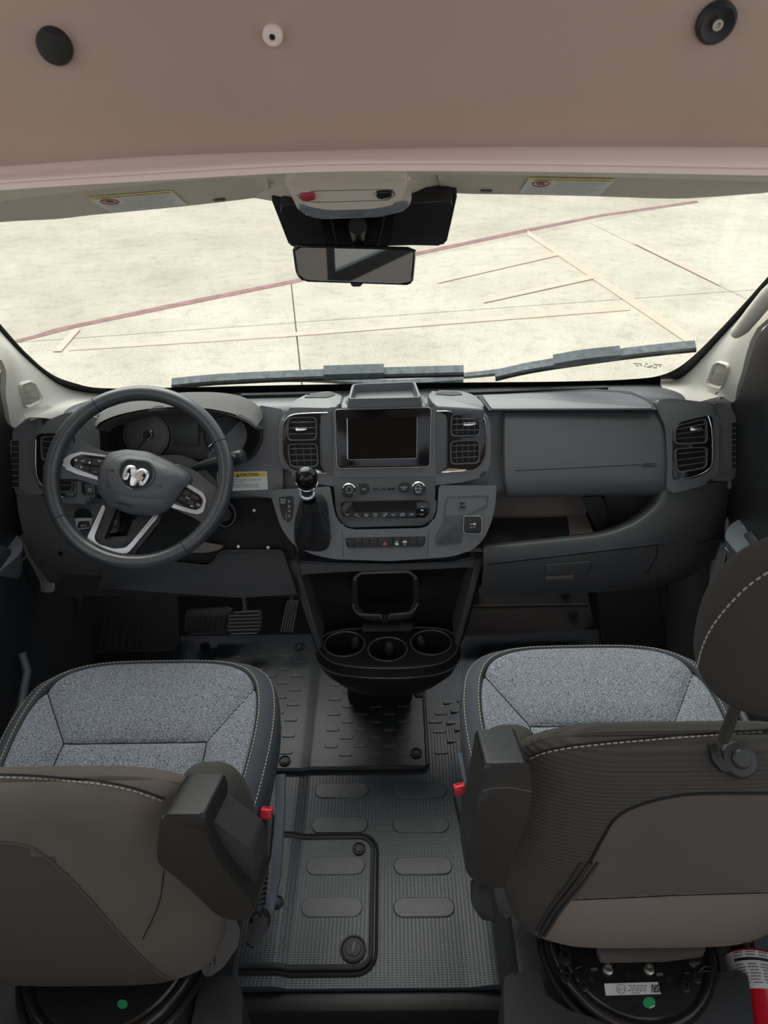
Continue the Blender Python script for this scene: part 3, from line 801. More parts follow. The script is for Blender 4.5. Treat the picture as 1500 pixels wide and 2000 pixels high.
# outer pods
lpod = panel('vent_pod', rnd([(62, 862), (78, 828), (128, 806), (188, 802), (196, 860), (196, 945), (180, 985), (110, 982), (72, 955), (62, 920)], 14), S, .028, .07, DASH, dash, .012, 3)
panel('end_panel', rnd([(24, 842), (34, 824), (80, 806), (84, 968), (32, 970), (24, 940)], 6), S, .012, .06, DASH, dash, .005, 2)
rpod = panel('vent_pod', rnd([(1276, 782), (1312, 778), (1384, 786), (1404, 804), (1404, 920), (1388, 944), (1340, 958), (1302, 966), (1303, 900), (1300, 835)], 12), S, .028, .07, DASH, dash, .012, 3)
panel('end_panel', rnd([(1392, 786), (1425, 790), (1440, 818), (1439, 935), (1386, 940)], 6), S, .012, .06, DASH, dash, .005, 2)
for out, inn in (([(68, 853), (78, 847), (145, 846), (150, 972), (118, 972), (84, 950), (71, 925)], None), ([(1314, 838), (1330, 824), (1384, 811), (1392, 815), (1393, 905), (1384, 921), (1360, 933), (1314, 940)], None)):
    panel('vent_surround', rnd(out, 10), S, .030, .012, GLOSS, dash, .002)
for ps in ([(70, 858), (71, 925), (85, 951), (118, 970), (148, 971)], [(1383, 812), (1390, 840), (1391, 900), (1382, 918), (1358, 930), (1320, 939)]):
    tube('chrome_strip', smooth2([tuple(S.at(x, y, .032)) for x, y in ps], False, 5), .0018, CHROME, dash, 8)
vent([(78, 852), (140, 850), (141, 904), (80, 900)], .041, None, 3)
vent([(79, 908), (141, 910), (142, 962), (112, 962)], .041, None, 3)
vent([(1319, 832), (1381, 816), (1383, 866), (1317, 868)], .041, (1360, 838, 12), 3)
vent([(1318, 876), (1383, 872), (1381, 914), (1322, 925)], .041, None, 3)
# side demister grilles
for x0, x1, y0, y1 in ((21, 36, 860, 952), (1428, 1441, 824, 916)):
    v = panel('side_grille', rect(x0, y0, x1, y1, 1), S, .014, .01, DEEP, dash, .001)
    for i in range(9):
        y = y0 + (y1 - y0) * i / 8
        panel('grille_bar', rect(x0, y - 1, x1, y + 1), S, .016, .006, DASH, v, 0)
    panel('grille_edge', rect(x0 - 2 if x0 < 700 else x0 - 3, y0, x0 + 1, y1), S, .016, .008, DASH, v, 0)

# ---- glovebox, lid, passenger shelf
rowsg = []
for y, lf, xl, xr in ((802, .002, 984, 1272), (808, .012, 983, 1282), (824, .022, 983, 1291), (850, .028, 983, 1298), (900, .030, 983, 1303), (935, .027, 984, 1303), (955, .018, 986, 1302), (966, .004, 987, 1300), (970, -.012, 988, 1299)):
    rowsg.append([S.at(xl + (xr - xl) * t, y - 3 * t + (2 if y > 950 else 0) * (1 - t), lf - e) for t, e in ((0, .010), (.012, .002), (.06, 0), (.35, 0), (.65, 0), (.94, 0), (.988, .002), (1, .010))])
gb = grid('glovebox_door', rowsg, DASH, dash, 3, .008, label='grey glovebox door')
GT = bvh(gb)
tube('door_crease', drape(GT, [(1006 + i * 24.4, 919.5 - i * 1.2) for i in range(11)], .0002), .0009, SEAM, gb, 5)
tube('airbag_badge', drape(GT, rnd([(1253, 906), (1281, 905), (1281, 911), (1253, 912)], 3), .0003), .0007, SEAM, gb, 5, True)
dtext('AIRBAG', GT, 1257, 911, 1277, 910, 3.2, SEAM, gb, .0004)
lidp = [(940, 770), (1160, 764), (1225, 768), (1262, 782), (1276, 797), (960, 798)]
lid = prism('top_tray_lid', [onZ(x, y, .980) for x, y in rnd(lidp, [4, 6, 14, 10, 5, 4])], (0, 0, -.008), DASH, dash, .003, 2)
prism('lid_gap', [onZ(x, y, .976) for x, y in [(932, 772), (1160, 759), (1232, 764), (1272, 782), (1284, 800), (955, 801)]], (0, 0, -.004), BLACK, dash, .001, 1)
# shelf: floor, back, divider, right bin
shf = .668
sh = mk('shelf_tray', [(.19, 1.44, shf), (.57, 1.44, shf), (.57, 1.60, shf), (.19, 1.60, shf), (.19, 1.60, .80), (.57, 1.60, .80)], [(0, 1, 2, 3), (3, 2, 5, 4)], SHELFB, dash)
mk('tray_mat', [(.20, 1.455, shf + .002), (.50, 1.455, shf + .002), (.515, 1.585, shf + .002), (.20, 1.585, shf + .002)], [(0, 1, 2, 3)], BLACK, sh)
mk('shelf_bin', [(.53, 1.47, .66), (.97, 1.47, .66), (.97, 1.66, .66), (.53, 1.66, .66), (.53, 1.66, .80), (.97, 1.66, .80), (.97, 1.47, .80)], [(0, 1, 2, 3), (3, 2, 5, 4), (1, 2, 5, 6)], BLACK, dash)
prism('shelf_divider', [onY(x, y, 1.52) for x, y in rnd([(1136, 972), (1176, 970), (1186, 1000), (1186, 1042), (1168, 1042), (1150, 1005)], 4)], (0, .12, 0), BLACK, dash, .006, 2)
prism('bin_panel', [onY(x, y, 1.56) for x, y in rnd([(1178, 968), (1300, 962), (1300, 1010), (1190, 1038)], 6)], (0, .05, .01), mat('bin plastic', (.035, .033, .031), .4, bump=.2, bscale=700), dash, .012, 3)
# lower right dash: rounded lip curling up to the end of the dash, lower face, drawer
lipu = [(944, 1066), (1010, 1060), (1100, 1051), (1180, 1041), (1240, 1018), (1280, 985), (1296, 955), (1330, 946)]
lipl = [(944, 1082), (1010, 1078), (1100, 1070), (1190, 1060), (1262, 1032), (1308, 990), (1330, 958), (1352, 944)]
fac1 = [(944, 1110), (1010, 1108), (1100, 1102), (1200, 1092), (1300, 1060), (1365, 1010), (1385, 975), (1400, 942)]
fac2 = [(940, 1150), (1010, 1152), (1110, 1148), (1230, 1138), (1330, 1112), (1395, 1050), (1418, 1000), (1438, 940)]
bot = [(940, 1160), (1010, 1164), (1110, 1160), (1240, 1150), (1345, 1128), (1412, 1070), (1428, 1010), (1440, 942)]
rows = [[S.at(x, y, .012) - S.n * .06 for x, y in lipu], [S.at(x, y, .012) for x, y in lipu], [S.at(x, y, .02) for x, y in lipl],
        [S.at(x, y, .008) for x, y in fac1], [S.at(x, y, -.035) for x, y in fac2], [S.at(x, y, -.09) for x, y in bot]]
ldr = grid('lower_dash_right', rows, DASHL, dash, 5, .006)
T = bvh(ldr)
dr_o = rnd([(955, 1102), (1060, 1090), (1284, 1064), (1282, 1088), (1262, 1120), (1200, 1138), (948, 1146)], 6)
def drapeplane(t, pix):
    h = drape(t, pix, 0); return plane3(h[0], h[1], h[2])
tube('drawer_seam', drape(T, smooth2(rnd([(955, 1102), (1060, 1090), (1284, 1064), (1282, 1088), (1262, 1120)], 4), False, 3), .0008), .0016, SEAM, dash, 6)
dp = drapeplane(T, [(1068, 1102), (1152, 1098), (1110, 1128)])
tube('drawer_edge_highlight', drape(T, smooth2([(957, 1099), (1060, 1087), (1282, 1061)], False, 6), .0012), .0009, SLAT, dash, 5)  # pale bead painted in as the light upper edge of the seam
hnd = panel('drawer_handle', rnd([(1066, 1104), (1154, 1097), (1152, 1112), (1140, 1120), (1072, 1126), (1065, 1120)], 4), dp, .006, .01, DASHL, dash, .002)
panel('handle_pull', rnd([(1066, 1126), (1122, 1123), (1120, 1131), (1066, 1134)], 3), dp, .002, .006, SHELFB, hnd, .001)
tube('handle_edge_highlight', [dp.at(x, y, .0065) for x, y in ((1066, 1104), (1110, 1100), (1153, 1097))], .001, SLAT, hnd, 5)  # lighter tube draws a highlight along the handle's upper edge
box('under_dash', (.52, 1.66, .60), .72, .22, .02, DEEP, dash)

# ---- left lower dash
a0 = [(32, 968), (90, 968), (150, 968), (200, 975), (212, 985)]
a1 = [(36, 1000), (90, 1002), (150, 1010), (200, 1045), (214, 1075)]
a2 = [(48, 1050), (100, 1060), (160, 1068), (210, 1090), (230, 1098)]
a3 = [(64, 1092), (110, 1104), (170, 1110), (225, 1114), (250, 1116)]
a4 = [(96, 1138), (140, 1142), (190, 1146), (240, 1150), (262, 1152)]
rows = [[S.at(x, y, .015) for x, y in a0], [S.at(x, y, .018) for x, y in a1], [S.at(x, y, .008) for x, y in a2], [S.at(x, y, -.015) for x, y in a3], [S.at(x, y, -.06) for x, y in a4]]
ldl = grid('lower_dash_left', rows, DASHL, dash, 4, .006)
T = bvh(ldl)
tube('panel_seam', drape(T, [(100, 1067), (112, 1069), (145, 1074)], .0005), .0012, SLAT, dash, 6)
h = drape(T, [(119, 1081)], .001)[0]
lathe('panel_screw', [(.006, 0), (.006, .002), (.004, .002), (.003, 0), (0, 0)], h, S.n, GLOSS, dash, 16)
# recess behind the wheel (dark), switch bank, brake switch, knee panel
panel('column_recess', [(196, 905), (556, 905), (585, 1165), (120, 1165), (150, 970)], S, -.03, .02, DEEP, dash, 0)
colf = panel('column_panel', rnd([(392, 900), (500, 790), (556, 800), (552, 960), (540, 975), (462, 962), (420, 948)], [20, 10, 6, 10, 8, 10, 10]), S, .012, .05, DASH, dash, .008, 3)
kp_px = [(212, 1094), (330, 1096), (404, 1104), (418, 1096), (428, 1078), (440, 1074), (552, 1074), (580, 1160), (470, 1168), (300, 1156), (190, 1148)]
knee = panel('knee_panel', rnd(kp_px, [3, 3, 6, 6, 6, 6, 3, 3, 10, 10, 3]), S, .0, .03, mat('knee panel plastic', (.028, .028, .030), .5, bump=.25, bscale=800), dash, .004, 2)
tube('knee_edge', [S.at(x, y, .0015) for x, y in rnd([(330, 1097), (404, 1105), (418, 1097), (428, 1079), (440, 1075), (550, 1075)], [0, 6, 6, 6, 6, 0])], .0014, SLAT, dash, 6)
swp = panel('switch_bank', rnd([(158, 940), (236, 944), (238, 968), (160, 966)], 4), S, .032, .05, BLACK, dash, .002)
for i in range(3):
    panel('rocker_switch', rect(166 + i * 23, 946, 186 + i * 23, 965, 2), S, .036, .01, DASHL, swp, .001)
ptext('D', S, 172, 960, 179, 960, 6, PRINT, swp, .0365)
pb = panel('brake_switch_plate', rnd([(140, 985), (215, 982), (232, 1040), (160, 1045)], 8), S, .022, .05, DASHL, dash, .003)
panel('brake_switch_hollow', rnd([(144, 1000), (156, 992), (172, 994), (180, 1006), (176, 1036), (152, 1036)], 6), S, .0235, .004, GLOSS, pb, 0)
panel('brake_switch', rnd([(146, 1012), (180, 1012), (176, 1032), (150, 1036)], 3), S, .034, .012, BRAKEB, pb, .002)
panel('brake_switch_face', rnd([(153, 1018), (174, 1017), (176, 1030), (151, 1032)], 3), S, .036, .004, BLACK, pb, .001)
ptext('(P)', S, 158, 1030, 168, 1029, 5, PRINT, pb, .0365)
panel('start_button_plate', rnd([(205, 990), (232, 985), (234, 1030), (212, 1034)], 3), S, .026, .02, BLACK, dash, .001)
panel('start_button', rect(216, 1014, 229, 1026, 2), S, .030, .006, DASHL, dash, .001)
prism('lower_tray', [S.at(x, y, .01) for x, y in rnd([(200, 1050), (262, 1046), (270, 1058), (206, 1064)], 3)], -S.n * .03, SHELFB, dash, .002)
panel('under_column_flap', rnd([(358, 1070), (395, 1058), (436, 1066), (430, 1074), (400, 1080), (362, 1079)], 6), S, .012, .02, SHELFB, dash, .004)
for x, y in ((497, 997), (524, 1069), (466, 1067)):
    lathe('trim_clip', [(.004, 0), (.004, .004), (.002, .004), (0, .003)], S.at(x, y, -.008), S.n, STEEL, dash, 12)
# ignition surround beside the column
lathe('ignition_collar', [(.034, 0), (.034, .025), (.029, .03), (.022, .02), (.018, .012), (.006, .012), (0, .012)], S.at(440, 1005, .0), S.n, BLACK, dash, 32)
tube('ignition_ring', [S.at(440 + 19 * cos(a), 1005 + 24 * sin(a), .03) for a in [2 * pi * i / 28 for i in range(28)]], .0015, SLAT, dash, 6, True)
# caution sticker
cst = panel('caution_sticker', [(424, 922), (521, 920.5), (523.5, 956), (424, 960)], S, .0135, .001, WHITE, dash, 0, label='white and yellow CAUTION sticker right of the wheel')
panel('sticker_band', [(427, 924), (518.5, 922.5), (519.5, 930.5), (427, 932.5)], S, .0141, .0006, YELLOW, cst, 0)
ptext('CAUTION', S, 469, 931, 505, 930, 6.5, TXTBLK, cst, .0143, bold=.02)
prism('warning_triangle', [S.at(x, y, .0146) for x, y in ((461, 931.5), (467.5, 931.5), (464.2, 925))], -S.n * .0005, TXTBLK, cst)
for i, (s_, x0, x1) in enumerate((('Ensure four (4) latches on pop top', 430, 510), ('before driving.', 430, 476), ('Failure to secure latches could', 430, 505), ('result in damage to the pop top.', 430, 508))):
    y = 939.5 + i * 4.6; ptext(s_, S, x0, y, x1, y - .8, 3.6, LBLTXT, cst, .0143)

# ================================================================== centre stack
arch = panel('stack_housing', rnd([(544, 835), (549, 812), (566, 799), (650, 797), (850, 794), (932, 794), (950, 804), (958, 830), (958, 905), (946, 930), (905, 942), (853, 948), (650, 950), (600, 942), (560, 925), (545, 895)], 10), S, .036, .08, DASH, dash, .010, 3)
# top shoulders and the open tray on the crest
for pts in ([(560, 797), (575, 782), (598, 770), (640, 764), (668, 768), (664, 792), (650, 797)], [(832, 768), (850, 762), (900, 763), (925, 771), (942, 785), (948, 800), (850, 794)]):
    prism('shoulder_pad', [onZ(x, y, .99) for x, y in rnd(pts, 8)], (0, 0, -.05), DASH, dash, .012, 3)
for pts in ([(592, 776), (610, 768), (650, 765), (656, 770), (640, 776)], [(848, 769), (858, 764), (896, 764), (905, 770), (880, 772)]):
    prism('shoulder_pocket', [onZ(x, y, .9915) for x, y in rnd(pts, 5)], (0, 0, -.002), BLACK, dash)
prism('crest_plinth', [onZ(x, y, .995) for x, y in rnd([(664, 796), (676, 770), (824, 768), (836, 793)], 6)], (0, 0, -.06), DASH, dash, .006, 2)
tz = 1.020
trays = [Vector(onZ(x, y, tz)) for x, y in ((688, 750), (811, 745), (822, 776), (680, 779))]
def opentray(name, c4, depth, wall, m, parent, mi):
    ctr = sum(c4, Vector()) / 4
    o = []; 
    def rr(pts, r=.012, seg=4):
        out = []
        for i in range(4):
            p, a, b = pts[i], pts[i - 1], pts[(i + 1) % 4]
            s, e = p + (a - p).normalized() * r, p + (b - p).normalized() * r
            for j in range(seg + 1):
                t = j / seg; out.append((1 - t) ** 2 * s + 2 * t * (1 - t) * p + t * t * e)
        return out
    O = rr(c4); I = rr([p + (ctr - p).normalized() * wall for p in c4], .009); n = len(O)
    dn = Vector((0, 0, -depth))
    B = [ctr + (p - ctr) * 1.06 + dn for p in O]; IB = [ctr + (p - ctr) * .94 + dn * .9 for p in I]
    V = B + O + I + IB; F = []
    for i in range(n):
        j = (i + 1) % n
        for q in range(3): F.append((q * n + i, q * n + j, (q + 1) * n + j, (q + 1) * n + i))
    F.append(tuple(3 * n + i for i in range(n)))
    return mk(name, V, F, m, parent, 40)
opentray('top_tray', trays, .022, .006, DASH, dash, BLACK)
prism('tray_slot', [onZ(x, y, .997) for x, y in rnd([(674, 782), (824, 779), (826, 785), (676, 788)], 3)], (0, 0, -.004), BLACK, dash)
# vents either side of the screen
panel('vent_surround', rnd([(640, 806), (575, 809), (556, 820), (551, 840), (551, 885), (560, 908), (578, 921), (638, 925), (626, 915), (624, 820)], 8), S, .038, .02, GLOSS, dash, .003)
panel('vent_surround', rnd([(852, 803), (928, 803), (945, 816), (950, 840), (950, 882), (940, 908), (920, 920), (860, 923), (874, 912), (874, 812)], 8), S, .038, .02, GLOSS, dash, .003)
for ps in ([(640, 806), (577, 809), (558, 820), (552, 840), (552, 884), (561, 907), (578, 920), (638, 925)], [(853, 803), (928, 804), (944, 816), (949, 840), (949, 882), (939, 907), (920, 919), (862, 923)]):
    tube('chrome_strip', smooth2([tuple(S.at(x, y, .0395)) for x, y in ps], False, 5), .0013, CHROME, dash, 8)
panel('chrome_wedge', [(860, 922), (876, 914), (915, 917), (900, 922)], S, .040, .003, CHROME, dash, .001)
panel('chrome_wedge', [(608, 914), (622, 919), (637, 925), (610, 925)], S, .040, .003, CHROME, dash, .001)
vent([(562, 815), (618, 814), (619, 860), (561, 861)], .049, (588, 838, 11), 3)
vent([(561, 867), (620, 866), (622, 912), (566, 913)], .049, None, 3, 3)
vent([(881, 809), (938, 807), (938, 852), (880, 853)], .049, (917, 828, 12), 3, 4, tt=.0)
vent([(879, 861), (938, 859), (937, 905), (880, 908)], .049, None, 3, 4)
# flat satin panels between vents and screen
panel('stack_flank', [(626, 812), (648, 802), (650, 928), (638, 925), (628, 912)], S, .039, .01, DASHL, dash, .001)
panel('stack_flank', [(852, 800), (872, 812), (873, 912), (858, 924), (852, 926)], S, .039, .01, DASHL, dash, .001)
# touch screen
ts = panel('touch_screen', rnd([(654, 801), (842, 797), (839, 908), (834, 911), (664, 914), (659, 910)], 6), S, .046, .02, GLOSS, dash, .002, label='switched-off touch screen in a gloss black bezel')
panel('screen_glass', [(681, 817), (815, 814), (815, 895), (681, 898)], S, .0465, .001, SCREEN, ts, 0)
for a, b in (((678, 817), (679, 897)), ((681, 898), (814, 895)), ((815, 815), (814, 895))):
    tube('screen_edge', [S.at(*a, .0468), S.at(*b, .0468)], .0012 if a[0] < 680 else .0006, SILVER, ts, 6)
tube('bezel_rim', [S.at(x, y, .0455) for x, y in rnd([(654, 800), (842, 796), (840, 908), (836, 912), (663, 915), (658, 910)], 6)], .0009, SILVER, ts, 6, True)
# radio and climate panel
hv = panel('radio_panel', rnd([(651, 934), (850, 931), (850, 985), (846, 1012), (832, 1026), (682, 1030), (664, 1020), (656, 995)], [3, 3, 8, 8, 12, 12, 8, 8]), S, .042, .03, DASHL, dash, .004, 2)
def knob(x, y, txt):
    o = S.at(x, y, .042)
    k = lathe('rotary_knob', [(.0195, 0), (.0195, .004), (.017, .014), (.0145, .016), (.0145, .015)], o, S.n, CHROME, hv, 40)
    lathe('knob_cap', [(.0148, .010), (.0148, .0155), (.014, .0165), (0, .0165)], o, S.n, BLACK, k, 32)
    tube('knob_mark', [S.at(x, y, .0585) + (S.at(x + 6, y, .0585) - S.at(x, y, .0585)) * cos(a) + (S.at(x, y - 6, .0585) - S.at(x, y, .0585)) * sin(a) for a in [2 * pi * i / 20 for i in range(20)]], .0004, PRINT, k, 5, True)
    pl = S.off(.0588)
    if txt == 'VOL': ptext('VOL', pl, x - 3, y - 7, x + 3, y - 7, 2.4, PRINT, k)
    else:
        ptext('TUNE', pl, x - 4, y - 6.4, x + 4, y - 6.6, 2.2, PRINT, k); ptext('ENTER', pl, x - 5.5, y + 1.3, x + 5.5, y + 1.1, 2.6, PRINT, k); ptext('BROWSE', pl, x - 4.5, y + 9.4, x + 4.5, y + 9.2, 2.2, PRINT, k)
knob(682, 957, 'VOL'); knob(817, 954, 'TUNE')
b1 = panel('radio_button', rnd([(700, 945), (716, 944), (721, 949), (721, 959), (714, 965), (703, 965)], 2), S, .0445, .004, BLACK, hv, .001)
ptext('MUTE', S, 707, 957, 715, 956.7, 2.6, PRINT, b1, .0446)
b2 = panel('radio_button', rnd([(778, 947), (784, 943), (800, 942), (799, 960), (795, 963), (783, 962), (778, 957)], 2), S, .0445, .004, BLACK, hv, .001)
ptext('SCREEN', S, 782, 953, 795, 952.5, 2.4, PRINT, b2, .0446); ptext('OFF', S, 785, 957, 792, 956.8, 2.4, PRINT, b2, .0446)
panel('badge_recess', rnd([(722, 947), (778, 945), (777, 958), (770, 963), (730, 964), (722, 958)], 3), S, .0425, .002, DASHL, hv, .0005)
ptext('RAM', S, 729, 958.5, 772, 957, 5.5, BLACK, hv, .0436, 'badge_lettering', .03)
cp = panel('climate_panel', rnd([(664, 981), (700, 979), (820, 977), (838, 979), (839, 1003), (830, 1012), (680, 1015), (668, 1008)], 6), S, .046, .01, GLOSS, hv, .002)
panel('climate_display', [(688, 981), (814, 978), (814, 999), (690, 1001)], S, .0466, .001, SCREEN, cp, 0)
for i, s_ in enumerate(('front', 'rear', 'MAX', 'mode', 'A/C', 'recirc', 'OFF')):
    x = 698 + i * 17.6; y = 1009.5 - i * .3
    panel('climate_button', rect(x - 8, y - 8.5, x + 8, y + 2.5, 1), S, .0474, .002, BLACK, cp, .0006)
    L_ = .0479
    ln = lambda pts, cl=False: tube('button_icon', [S.at(x + p, y + q, L_) for p, q in pts], .0005, PRINT, cp, 5, cl)
    if s_ in ('A/C', 'OFF'): ptext(s_, S, x - 4, y - 1, x + 4, y - 1.1, 3.4, PRINT, cp, .0478)
    elif s_ == 'MAX':
        ptext('MAX', S, x - 4, y - 3.4, x + 4, y - 3.5, 2.8, PRINT, cp, .0478); ptext('A/C', S, x - 3.4, y + .6, x + 3.4, y + .5, 2.8, PRINT, cp, .0478)
    elif s_ == 'front':
        ln([(-5, -5), (-2, -6), (1, -5), (-.5, -2), (-3.5, -2)], True); ptext('MAX', S, x, y + .4, x + 5, y + .3, 2, PRINT, cp, .0478)
    elif s_ == 'rear':
        ln([(-3.5, -5), (3.5, -5), (3.5, -1.5), (-3.5, -1.5)], True); ln([(-1.5, -4), (-1.5, .2)]); ln([(1.5, -4), (1.5, .2)])
    elif s_ == 'mode':
        ln([(4, -7), (2, -3), (-2, -.5)]); ln([(5, -6.5), (3, -2.5), (-1.6, .3)]); ln([(-2, -6), (1, -6)]); ln([(-4.5, -4), (-4, -3)]); ln([(-4.5, -1), (-4, 0)])
    else:
        ln([(-4.5, -1), (-4, -3), (-1.5, -5), (2, -5.4), (4, -3.5), (4, -1)], True); ln([(0, -3.6), (2, -3.6), (2, -2)])
for x, col in ((678, SOSRED), (824, PRINT)):
    tube('up_arrow', [S.at(x - 3, 991, .0475), S.at(x, 988, .0475), S.at(x + 3, 991, .0475)], .0006, col, cp, 5)
    tube('down_arrow', [S.at(x - 3, 1003.5, .0475), S.at(x, 1006.5, .0475), S.at(x + 3, 1003.5, .0475)], .0006, PRINT, cp, 5)
panel('fan_mark', rect(822, 995, 827, 998), S, .0475, .0006, PRINT, cp, 0)
# U-shaped lower panel
up_px = [(527, 960), (534, 957), (644, 950), (650, 985), (655, 1008), (668, 1028), (690, 1035), (826, 1032), (846, 1022), (854, 1000), (857, 952), (862, 948), (970, 948), (968, 985), (960, 1020), (946, 1052), (924, 1074), (880, 1088), (760, 1096), (650, 1092), (606, 1082), (572, 1064), (548, 1030), (534, 985)]
lowp = panel('lower_console_panel', rnd(up_px, [3, 3, 6, 8, 8, 12, 8, 8, 12, 8, 8, 3, 4, 12, 12, 12, 12, 16, 16, 16, 16, 16, 16, 12]), S, .055, .07, DASH, dash, .007, 3)
for x in (668, 838): tube('panel_seam', [S.at(x, 1036, .0553), S.at(x + (3 if x < 700 else -4), 1088, .0553)], .0005, SEAM, lowp, 5)
# switch bar
sb = panel('switch_bar', rnd([(673, 1051), (832, 1048), (829, 1064), (822, 1069), (684, 1072), (678, 1068)], 4), S, .058, .01, GLOSS, lowp, .002)
edges = [676, 692, 707, 722, 738, 767, 783, 798, 814, 830]
for i, (a, b) in enumerate(zip(edges, edges[1:])):
    sw = panel('switch', [(a + 1, 1052 - i * .3), (b - .5, 1052 - i * .3), (b - .5 - (3 if i == 8 else 0), 1069 - i * .3), (a + 1 + (5 if i == 0 else 0), 1069 - i * .3)], S, .0605, .005, BLACK, sb, .0008)
    if i == 4: prism('hazard_triangle', [S.at(x, y, .0612) for x, y in ((747, 1065), (757, 1065), (752, 1057))], -S.n * .0004, SOSRED, sw)
    if i == 5:
        flat('lock_body', rect(772, 1060, 778, 1065), S, .0612, PRINT, sw); tube('lock_shackle', [S.at(773, 1060, .0612), S.at(773, 1057, .0612), S.at(777, 1057, .0612), S.at(777, 1060, .0612)], .0005, PRINT, sw, 5)
    if i == 6:
        flat('car_mark', rnd([(786, 1060), (788, 1056), (793, 1056), (795, 1060)], 1), S, .0612, PRINT, sw); tube('skid_mark', [S.at(788, 1061, .0612), S.at(790, 1064, .0612), S.at(788, 1066, .0612)], .0005, PRINT, sw, 5); tube('skid_mark', [S.at(793, 1061, .0612), S.at(792, 1064, .0612), S.at(794, 1066, .0612)], .0005, PRINT, sw, 5)
# shift gate plate
gp = panel('gate_plate', rnd([(544, 971), (573, 968), (574, 990), (570, 1015), (562, 1022), (553, 1014), (546, 990)], 5), S, .0562, .002, BLACK, lowp, .0005)
panel('tow_button', rect(546, 973, 559, 985, 3), S, .058, .003, DASHL, gp, .001)
ptext('TOW', S, 548, 978.5, 557, 978, 2.8, PRINT, gp, .0584); ptext('HAUL', S, 548, 983, 557, 982.5, 2.8, PRINT, gp, .0584)
for i, ch in enumerate('PRND'): ptext(ch, S, 563, 982 + i * 9.3, 567, 982 + i * 9.3, 4.5, PRINT, gp, .0565)
tube('gate_line', [S.at(559, 1003, .0566), S.at(559, 1014, .0566)], .0005, PRINT, gp, 5)
ptext('+', S, 557, 1019, 560, 1019, 3, PRINT, gp, .0565)
# tray at the right of the panel, USB, 12 V socket
rt = ring('side_tray_rim', rnd([(872, 970), (955, 967), (950, 994), (905, 1005), (903, 1062), (850, 1068), (848, 1050), (866, 1020), (868, 990)], 5), rnd([(874, 972), (952, 969.5), (948, 992), (903, 1003), (901, 1060), (853, 1066), (851, 1050), (869, 1020), (871, 990)], 5), S, .0562, .002, DASHL, lowp, 72)
panel('side_tray', rnd([(870, 1008), (903, 1005), (901, 1060), (852, 1065), (853, 1050)], 5), S, .0558, .001, DASHL, lowp, .0003)
ub = panel('usb_plate', rnd([(894, 982), (898, 980), (909, 980), (910, 994), (895, 995)], 1.5), S, .0572, .002, SLAT, lowp, .0005)
panel('usb_socket', rect(898, 981.5, 907, 985), S, .0578, .001, DEEP, ub, 0); panel('usb_socket', rect(898, 988.5, 908.5, 992.5), S, .0578, .001, DEEP, ub, 0)
so = panel('power_socket', rnd([(907, 1009), (937, 1009), (940, 1013), (940, 1038), (936, 1042), (909, 1041), (906, 1037)], 3), S, .0625, .008, BLACK, lowp, .002)
tube('socket_rim', [S.at(x, y, .0605) for x, y in rnd([(906, 1008), (938, 1008), (941, 1012), (941, 1039), (937, 1043), (908, 1042), (905, 1038)], 3)], .0008, SILVER, so, 6, True)
tube('plug_mark', [S.at(918, 1024, .0632), S.at(926, 1023.5, .0632)], .0007, PRINT, so, 6); flat('plug_head', circ(927, 1023.5, 2.4, 12), S, .0635, PRINT, so)
ptext('12V DC', S, 918, 1031, 929, 1030.7, 2.6, PRINT, so, .063)

